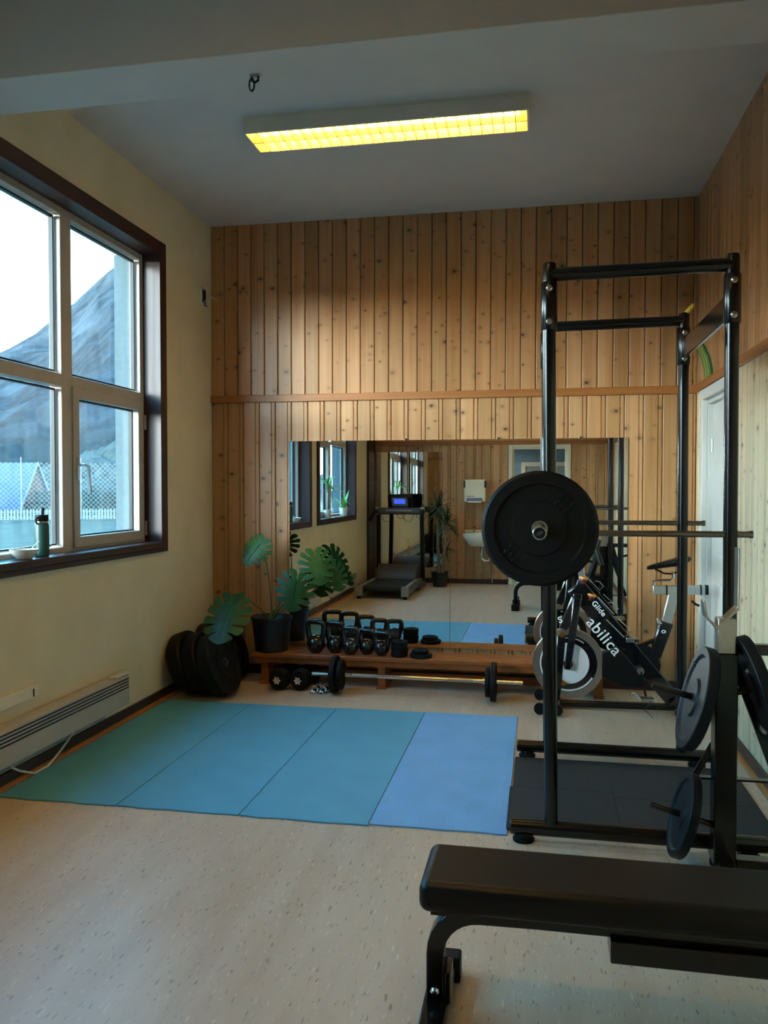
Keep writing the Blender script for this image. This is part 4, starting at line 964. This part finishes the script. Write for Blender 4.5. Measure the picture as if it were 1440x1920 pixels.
# ------------------------------------------------------------------ green arc on the right rail
oe = [(1299, 622), (1312, 634), (1323, 649), (1332, 669), (1337, 692), (1337, 703)]; ie = [(1290, 634), (1302, 643), (1312, 657), (1319, 675), (1324, 697), (1324, 712)]
def arc_strip(a0, a1, x0, x1, nm, m, par):
    rs = []
    for o_, i_ in zip(oe, ie):
        A, Bq = atX(*i_, RX), atX(*o_, RX); p, q = A.lerp(Bq, a0), A.lerp(Bq, a1); p.z = max(p.z, RZ1 + .002); q.z = max(q.z, RZ1 + .002)
        rs.append([Vector((x0, p.y, p.z)), Vector((x0, q.y, q.z)), Vector((x1, q.y, q.z)), Vector((x1, p.y, p.z))])
    return MB().rings(rs).build(nm, m, par)
t = thing('green_arc', 'green curved strip with yellow lines standing on the right wall rail', 'arc', (RX, 5.8, RZ1))
arc_strip(0, 1, RX - .002, RX - .014, 'arc_board', plain('green_card', '#3E7A4A', .6), t)
for w0 in (.28, .62): arc_strip(w0, w0 + .12, RX - .014, RX - .0155, 'yellow_line', plain('yellow_card', '#B9A93E', .6), t)

# ------------------------------------------------------------------ things behind the camera, seen in the mirrors
tm = thing('treadmill', 'black treadmill with blue display in the rear left corner, seen in the mirror', 'treadmill', (-2.05, .9, 0))
DG = plain('dark_grey_plastic', '#45423E', .4, 0, .1, 30, .02); SG = plain('silver_grey_plastic', '#8C8A84', .4, 0, .05, 30, 0); BELT = plain('treadmill_belt', '#17181A', .7, 0, .15, 90, .05)
tx0, tx1, ty0, ty1 = -2.41, -1.69, .25, 1.68
MB().bb((tx0 + .09, ty0 + .3, .10), (tx1 - .09, ty1, .165)).build('belt', BELT, tm, bevel=.02)
for a, b in ((tx0, tx0 + .09), (tx1 - .09, tx1)):
    MB().bb((a, ty0 + .1, .06), (b, ty1, .15)).build('side_rail', DG, tm, bevel=.01); MB().bb((a + .02, ty0 + .4, .15), (b - .02, ty1 - .08, .165)).build('foot_strip', SG, tm, bevel=.003)
    MB().bb((a - .005, ty1 - .02, .04), (b + .005, ty1 + .06, .17)).build('end_cap', SG, tm, bevel=.012)
    MB().cyl(((a + b) / 2 - .02, ty1 + .01, .03), ((a + b) / 2 + .02, ty1 + .01, .03), .03, n=14).build('rear_foot', RUBBER, tm)
pr = [(ty0 - .15, .05), (ty0 - .15, .22), (ty0 + .0, .34), (ty0 + .18, .36), (ty0 + .36, .26), (ty0 + .42, .17), (ty0 + .42, .08)]
MB().prism([(tx0 + .06, y, z) for y, z in pr], (tx1 - tx0 - .12, 0, 0)).build('motor_hood', DG, tm, bevel=.03, seg=3)
for x, s in ((tx0 + .02, 1), (tx1 - .02, -1)):
    MB().bar((x, ty0 - .08, .06), (x + s * .01, ty0 - .02, 1.10), .06, .08, (0, 1, 0)).build('upright', PLASTIC, tm, bevel=.008)
    MB().bar((x, ty0 - .15, .05), (x, ty0 + .50, .05), .07, .08).build('base_rail', DG, tm, bevel=.01)
    MB().tube([(x, ty0 - .03, 1.12), (x - s * .02, ty0 + .12, 1.14), (x - s * .03, ty0 + .26, 1.08), (x - s * .05, ty0 + .34, 1.02)], [.035, .032, .03, .028], 12).build('handrail', PLASTIC, tm)
    MB().box((x, ty0 - .01, 1.14), (.07, .10, .12)).build('arm_joint', SG, tm, bevel=.015)
cm = Matrix.Rotation(R(-32), 3, 'X')
con = MB().box((-2.05, ty0 + .02, 1.14), (.66, .16, .10)).build('console_beam', DG, tm, bevel=.03)
cn = MB().box((-2.05, ty0 - .03, 1.27), (.36, .08, .26), cm).build('console', PLASTIC, tm, bevel=.02)
sc_c = Vector((-2.05, ty0 - .03, 1.27)); fr_ = cm @ Vector((0, .041, 0)); upv = cm @ Vector((0, 0, 1))
MB().box(sc_c + fr_ + upv * .035, (.24, .004, .15), cm).build('screen_bezel', SG, cn); MB().box(sc_c + fr_ * 1.06 + upv * .045, (.17, .004, .085), cm).build('screen', emit('lcd_blue', (.06, .12, 1.0), .45), cn)
for q in range(5): MB().box(sc_c + fr_ * 1.05 + upv * -.06 + Vector(((q - 2) * .045, 0, 0)), (.03, .005, .014), cm).build('button', SG, cn)
MB().box((-2.05, ty0 + .098, 1.15), (.40, .008, .02)).build('button_strip', SG, con)
for dx_ in (-.2, .12):
    MB().tube([(-2.05 + dx_ - .08, ty0 + .05, 1.10), (-2.05 + dx_ - .03, ty0 + .06, .99), (-2.05 + dx_ + .05, ty0 + .06, .98), (-2.05 + dx_ + .1, ty0 + .05, 1.09)], .004, 6).build('safety_cord', PLASTIC, tm)

yp = Vector((-1.46, .12, 0))
yu = thing('potted_yucca', 'tall spiky yucca in a black pot by the rear wall, seen in the mirror', 'plant', yp)
MB().lathe([(.10, 0), (.13, .20), (.135, .22), (.125, .22), (.115, .18), (.001, .18)], yp, n=28, caps=False).build('pot', POT, yu)
rn = random.Random(11)
for k_, (ox, oy, zt, L, nl) in enumerate(((-.03, 0, 1.20, .42, 46), (.08, .05, .98, .40, 40), (.05, -.06, .55, .34, 22))):
    MB().tube([yp + Vector((ox * .5, oy * .5, .17)), yp + Vector((ox, oy, .17 + (zt - .17) * .5)), yp + Vector((ox * 1.3, oy * 1.3, zt))], [.028, .024, .022], 10).build('trunk', TRUNK, yu)
    mb = MB(); c = yp + Vector((ox * 1.3, oy * 1.3, zt))
    for i in range(nl):
        a = i * 2.39996; el = rn.uniform(-.5, 1.35); leafy(mb, c + Vector((0, 0, rn.uniform(-.10, .05))), (math.cos(a) * math.cos(el), math.sin(a) * math.cos(el), math.sin(el)), L * rn.uniform(.7, 1.05), .016, rn.uniform(.1, .5))
    for p in mb.v: p.y = max(p.y, RY + .04); p.x = min(max(p.x, -1.66 if p.z > .2 else p.x), -1.18)
    mb.build('leaf_crown', LEAF2, yu, smooth=60)['kind'] = 'stuff'

sk_ = thing('wash_basin', 'white wall basin below the paper towel dispenser, seen in the mirror', 'basin', (-.88, RY, .75))
Z = .80; prof = []
def oval(cx, cy, rx, ry, z, n=28): return [Vector((cx + rx * math.copysign(abs(math.cos(a)) ** .7, math.cos(a)), cy + ry * math.copysign(abs(math.sin(a)) ** .7, math.sin(a)), z)) for a in [2 * math.pi * j / n for j in range(n)]]
MB().rings([oval(-.89, RY + .20, .15, .11, .60), oval(-.89, RY + .20, .22, .17, .70), oval(-.89, RY + .20, .262, .198, .745), oval(-.89, RY + .20, .268, .20, .80), oval(-.89, RY + .21, .225, .15, .80), oval(-.89, RY + .21, .19, .13, .72), oval(-.89, RY + .21, .08, .06, .68)]).build('bowl', CERAMIC, sk_, smooth=60)
MB().bb((-1.13, RY, .80), (-.65, RY + .03, .84)).build('splash_back', CERAMIC, sk_, bevel=.01)
MB().tube([(-.98, RY + .06, .80), (-.98, RY + .06, .86), (-.98, RY + .10, .88), (-.98, RY + .15, .86)], .012, 10).build('tap', CHROME, sk_)
MB().lathe([(.02, 0), (.022, .02), (.012, .03)], (-.98, RY + .06, .865), n=12).build('tap_handle', PLASTIC, sk_)
MB().tube([(-.86, RY + .18, .62), (-.86, RY + .18, .42), (-.82, RY + .16, .37), (-.76, RY + .12, .37), (-.74, RY + .1, .42), (-.74, RY + .02, .45), (-.74, RY + .01, .45)], .018, 10).build('waste_trap', CHROME, sk_)
MB().tube([(-.70, RY + .03, .36), (-.70, RY + .03, .02)], .012, 8).build('supply_pipe', CHROME, sk_)
dp = thing('towel_dispenser', 'cream paper towel dispenser on the rear wall, seen in the mirror', 'dispenser', (-.96, RY, 1.27))
MB().bb((-1.125, RY, 1.275), (-.80, RY + .17, 1.615)).build('housing', CREAM, dp, bevel=.02, seg=3)
for x in (-1.12, -.805): MB().bb((x - .012, RY + .06, 1.49), (x + .012, RY + .174, 1.60)).build('corner_grip', plain('brown_grip', '#2A2220', .5), dp)
MB().bb((-1.085, RY + .165, 1.28), (-.845, RY + .178, 1.335)).build('slot', plain('grey_slot', '#6E7A88', .4), dp); MB().bb((-1.07, RY + .14, 1.262), (-.86, RY + .182, 1.285)).build('paper_towel', WHITE, dp)
MB().bb((-1.09, RY + .168, 1.352), (-.97, RY + .1715, 1.366)).build('name_plate', SG, dp)
for i, x in enumerate((-1.395, -1.345)):
    o = thing('wall_socket', ('left' if i == 0 else 'right') + ' one of two white sockets beside the yucca pot', 'socket', (x, RY, .13), group='white sockets on the rear wall')
    MB().bb((x - .022, RY, .115), (x + .022, RY + .035, .165)).build('plate', WHITE, o, bevel=.005); MB().cyl((x, RY + .035, .14), (x, RY + .036, .14), .014, n=16).build('socket_hole', BULB_GLASS, o)
o = thing('light_switch', 'white light switch beside the rear doorway', 'switch', (.62, RY, 1.44))
MB().bb((.58, RY, 1.40), (.66, RY + .02, 1.48)).build('plate', WHITE, o, bevel=.004); MB().bb((.60, RY + .02, 1.42), (.64, RY + .026, 1.46)).build('rocker', WHITE, o, bevel=.002)

# ------------------------------------------------------------------ outside
GZ0 = -.25
def polar(az, r, z): return Vector((-math.sin(az) * r, math.cos(az) * r, z))
g = MB(); g.add([(-400, -300, GZ0), (-2.95, -300, GZ0), (-2.95, 300, GZ0), (-400, 300, GZ0)], [(0, 1, 2, 3)]); struct(g.build('ground', GRASS, smooth=0), 'pale frosty lawn outside the window')
from mathutils import noise as mnoise
SIL = [(-20, .34), (10, .36), (20, .33), (25, .30), (27.8, .272), (29.5, .252), (30.6, .231), (31.8, .208), (32.75, .193), (34, .173), (35.9, .151), (40, .128), (48, .12), (60, .14), (80, .16), (105, .14), (120, .03), (165, .01), (180, .06)]  # unseen ridge at the left rear is lowered to let the sun through
def sil(a):
    for (a0, h0), (a1, h1) in zip(SIL, SIL[1:]):
        if a0 <= a <= a1: return h0 + (h1 - h0) * (a - a0) / (a1 - a0)
    return .06
mb = MB(); na, nr = 260, 46; vs = []
for i in range(na + 1):
    a = -20 + 200 * i / na
    for j in range(nr + 1):
        q = j / nr; r = 95 * (640 / 95) ** q; s = max(0, (r - 95) / 545) ** .62
        nz = mnoise.fractal(Vector((a * .16, q * 6, 1.7)), .9, 2.1, 5); nz2 = mnoise.fractal(Vector((a * .9, q * 14, 4.2)), .8, 2.1, 4)
        z = r * sil(a) * s + CAMZ * s + GZ0 * (1 - s) + (nz * .022 + nz2 * .008) * r * min(1, s * 2.5) * (1 if q < .999 else .25)
        vs.append(polar(R(a), r, max(z, GZ0 - .3)))
fs = [(i * (nr + 1) + j, (i + 1) * (nr + 1) + j, (i + 1) * (nr + 1) + j + 1, i * (nr + 1) + j + 1) for i in range(na) for j in range(nr)]
tag(mb.add(vs, fs).build('mountain', ROCK, smooth=0), 'steep grey-blue mountainside beyond the window', 'mountain')
# scrubby bank
mb = MB(); na, nr = 150, 14; vs = []
for i in range(na + 1):
    a = 8 + 70 * i / na
    for j in range(nr + 1):
        q = j / nr; r = 62 + 40 * q; hgt = (.062 if a < 27 else max(.020, .062 - .006 * (a - 27)))
        z = GZ0 + (r * hgt + 1.7) * math.sin(math.pi * .5 * min(1, q * 1.2)) + mnoise.fractal(Vector((a * 1.4, q * 7, .3)), .8, 2.1, 5) * .8 * min(1, q * 5)
        vs.append(polar(R(a), r, z))
fs = [(i * (nr + 1) + j, (i + 1) * (nr + 1) + j, (i + 1) * (nr + 1) + j + 1, i * (nr + 1) + j + 1) for i in range(na) for j in range(nr)]
tag(mb.add(vs, fs).build('stony_bank', BANK, smooth=0), 'pale scrubby bank behind the netting', 'bank')
# hedge
mb = MB(); vs = []; na = 120
for i in range(na + 1):
    a = R(18 + 16 * i / na); rs = []
    for j in range(7):
        t_ = math.pi * j / 6; nz = mnoise.noise(Vector((i * .35, j * .8, 2))) * .22
        rs.append(polar(a, 56 - math.cos(t_) * (.7 + nz), GZ0 + math.sin(t_) * (1.55 + nz) + .0))
    vs += rs
fs = [(i * 7 + j, (i + 1) * 7 + j, (i + 1) * 7 + j + 1, i * 7 + j + 1) for i in range(na) for j in range(6)]
tag(mb.add(vs, fs).build('hedge', HEDGE, smooth=0), 'dark clipped hedge behind the white picket fence', 'hedge')
# picket fence
pf = thing('picket_fence', 'low white picket fence at the end of the lawn', 'fence', polar(R(32), 47, GZ0))
me_p = None; rr_ = 47
for i in range(112):
    a = R(24 + .19 * i); p = polar(a, rr_, GZ0)
    if me_p is None: me_p = MB().prism([(-.05, 0, .08), (.05, 0, .08), (.05, 0, .60), (0, 0, .67), (-.05, 0, .60)], (0, .03, 0)).build('picket', FENCE, smooth=0); me_p.parent = pf; me_p.location = p - pf.location; me_p.rotation_euler = (0, 0, a)
    else: inst(me_p, 'picket', p - pf.location, (0, 0, a), parent=pf)
for z in (.2, .48):
    mb = MB()
    mb.rings([[polar(R(24 + .19 * 111 * i / 40), rr_ + .04 + d_, GZ0 + z + h_) for d_, h_ in ((0, 0), (.03, 0), (.03, .06), (0, .06))] for i in range(41)]); mb.build('fence_rail', FENCE, pf, smooth=0)
# ball netting
nf = thing('ball_netting', 'tall diamond wire netting behind the picket fence', 'netting', polar(R(32), 49.5, GZ0))
mb = MB(); cell = .26; Hn = 3.2; r_n = 49.5
def np_(s, z): a = R(24) + s / r_n; return polar(a, r_n, GZ0 + z)
Ln = r_n * R(18)
n_ = int((Ln + Hn) / cell)
for i in range(n_):
    for sg in (1, -1):
        s0 = i * cell - (Hn if sg > 0 else 0); a0, b0 = (s0, 0), (s0 + sg * Hn, Hn)
        if sg < 0: a0, b0 = (i * cell, 0), (i * cell - Hn, Hn)
        (xa, za), (xb, zb) = a0, b0
        if max(xa, xb) < 0 or min(xa, xb) > Ln: continue
        def cl(x): return max(0, min(Ln, x))
        f = lambda x: za + (zb - za) * (x - xa) / (xb - xa); x0_, x1_ = cl(xa), cl(xb)
        if abs(x1_ - x0_) < .05: continue
        A, Bp = np_(x0_, f(x0_)), np_(x1_, f(x1_)); dv = (Bp - A).normalized(); e1 = dv.cross(polar(R(32), 1, 0)).normalized() * .009; e2 = polar(R(32), .009, 0)
        mb.rings([[A + e1, A + e2, A - e1, A - e2], [Bp + e1, Bp + e2, Bp - e1, Bp - e2]])
mb.build('wire_mesh', plain('net_wire', '#6A7274', .6), nf, smooth=0)['kind'] = 'stuff'
for i in range(6): MB().cyl(np_(Ln * i / 5, 0), np_(Ln * i / 5, 3.5), .03, n=8).build('net_post', plain('net_wire', '#6A7274', .6), nf)
# little blue-roofed hut and, in place of a blue glow, a tarp
hc = polar(R(35.2), 58, GZ0); ht = thing('garden_hut', 'small brown hut with a steep blue roof behind the netting', 'hut', hc, R(35.2 - 38))
BR = plain('brown_cladding', '#3E302A', .8, 0, .2, 4, .1); BLR = plain('blue_roof', '#2A3F62', .6, 0, .15, 2, .1)
MB().prism([(1.6, -1.5, 0), (1.6, 1.5, 0), (1.6, 1.5, .6), (1.6, 0, 3.2), (1.6, -1.5, .6)], (-3.2, 0, 0)).build('walls', BR, ht, smooth=0, local=True)
for s in (-1, 1): MB().prism([(1.75, s * 1.7, .3), (1.75, 0, 3.3), (1.75, 0, 3.42), (1.75, s * 1.75, .42)], (-3.5, 0, 0)).build('roof_slope', BLR, ht, smooth=0, local=True); MB().prism([(1.76, s * 1.75, .25), (1.76, 0, 3.3), (1.76, 0, 3.48), (1.76, s * 1.8, .42)], (.05, 0, 0)).build('barge_board', FENCE, ht, smooth=0, local=True)
tc_ = polar(R(37.6), 55, GZ0); o = MB().lathe([(1.4, 0), (1.2, .8), (.5, 2.4), (.05, 3.0)], tc_, n=10).build('blue_cone', plain('cone_blue', '#244A80', .5, 0, .15, 2, .1), smooth=0); tag(single(o, tc_), 'blue cone standing in for a blue glow at the left edge of the window view', 'cone')
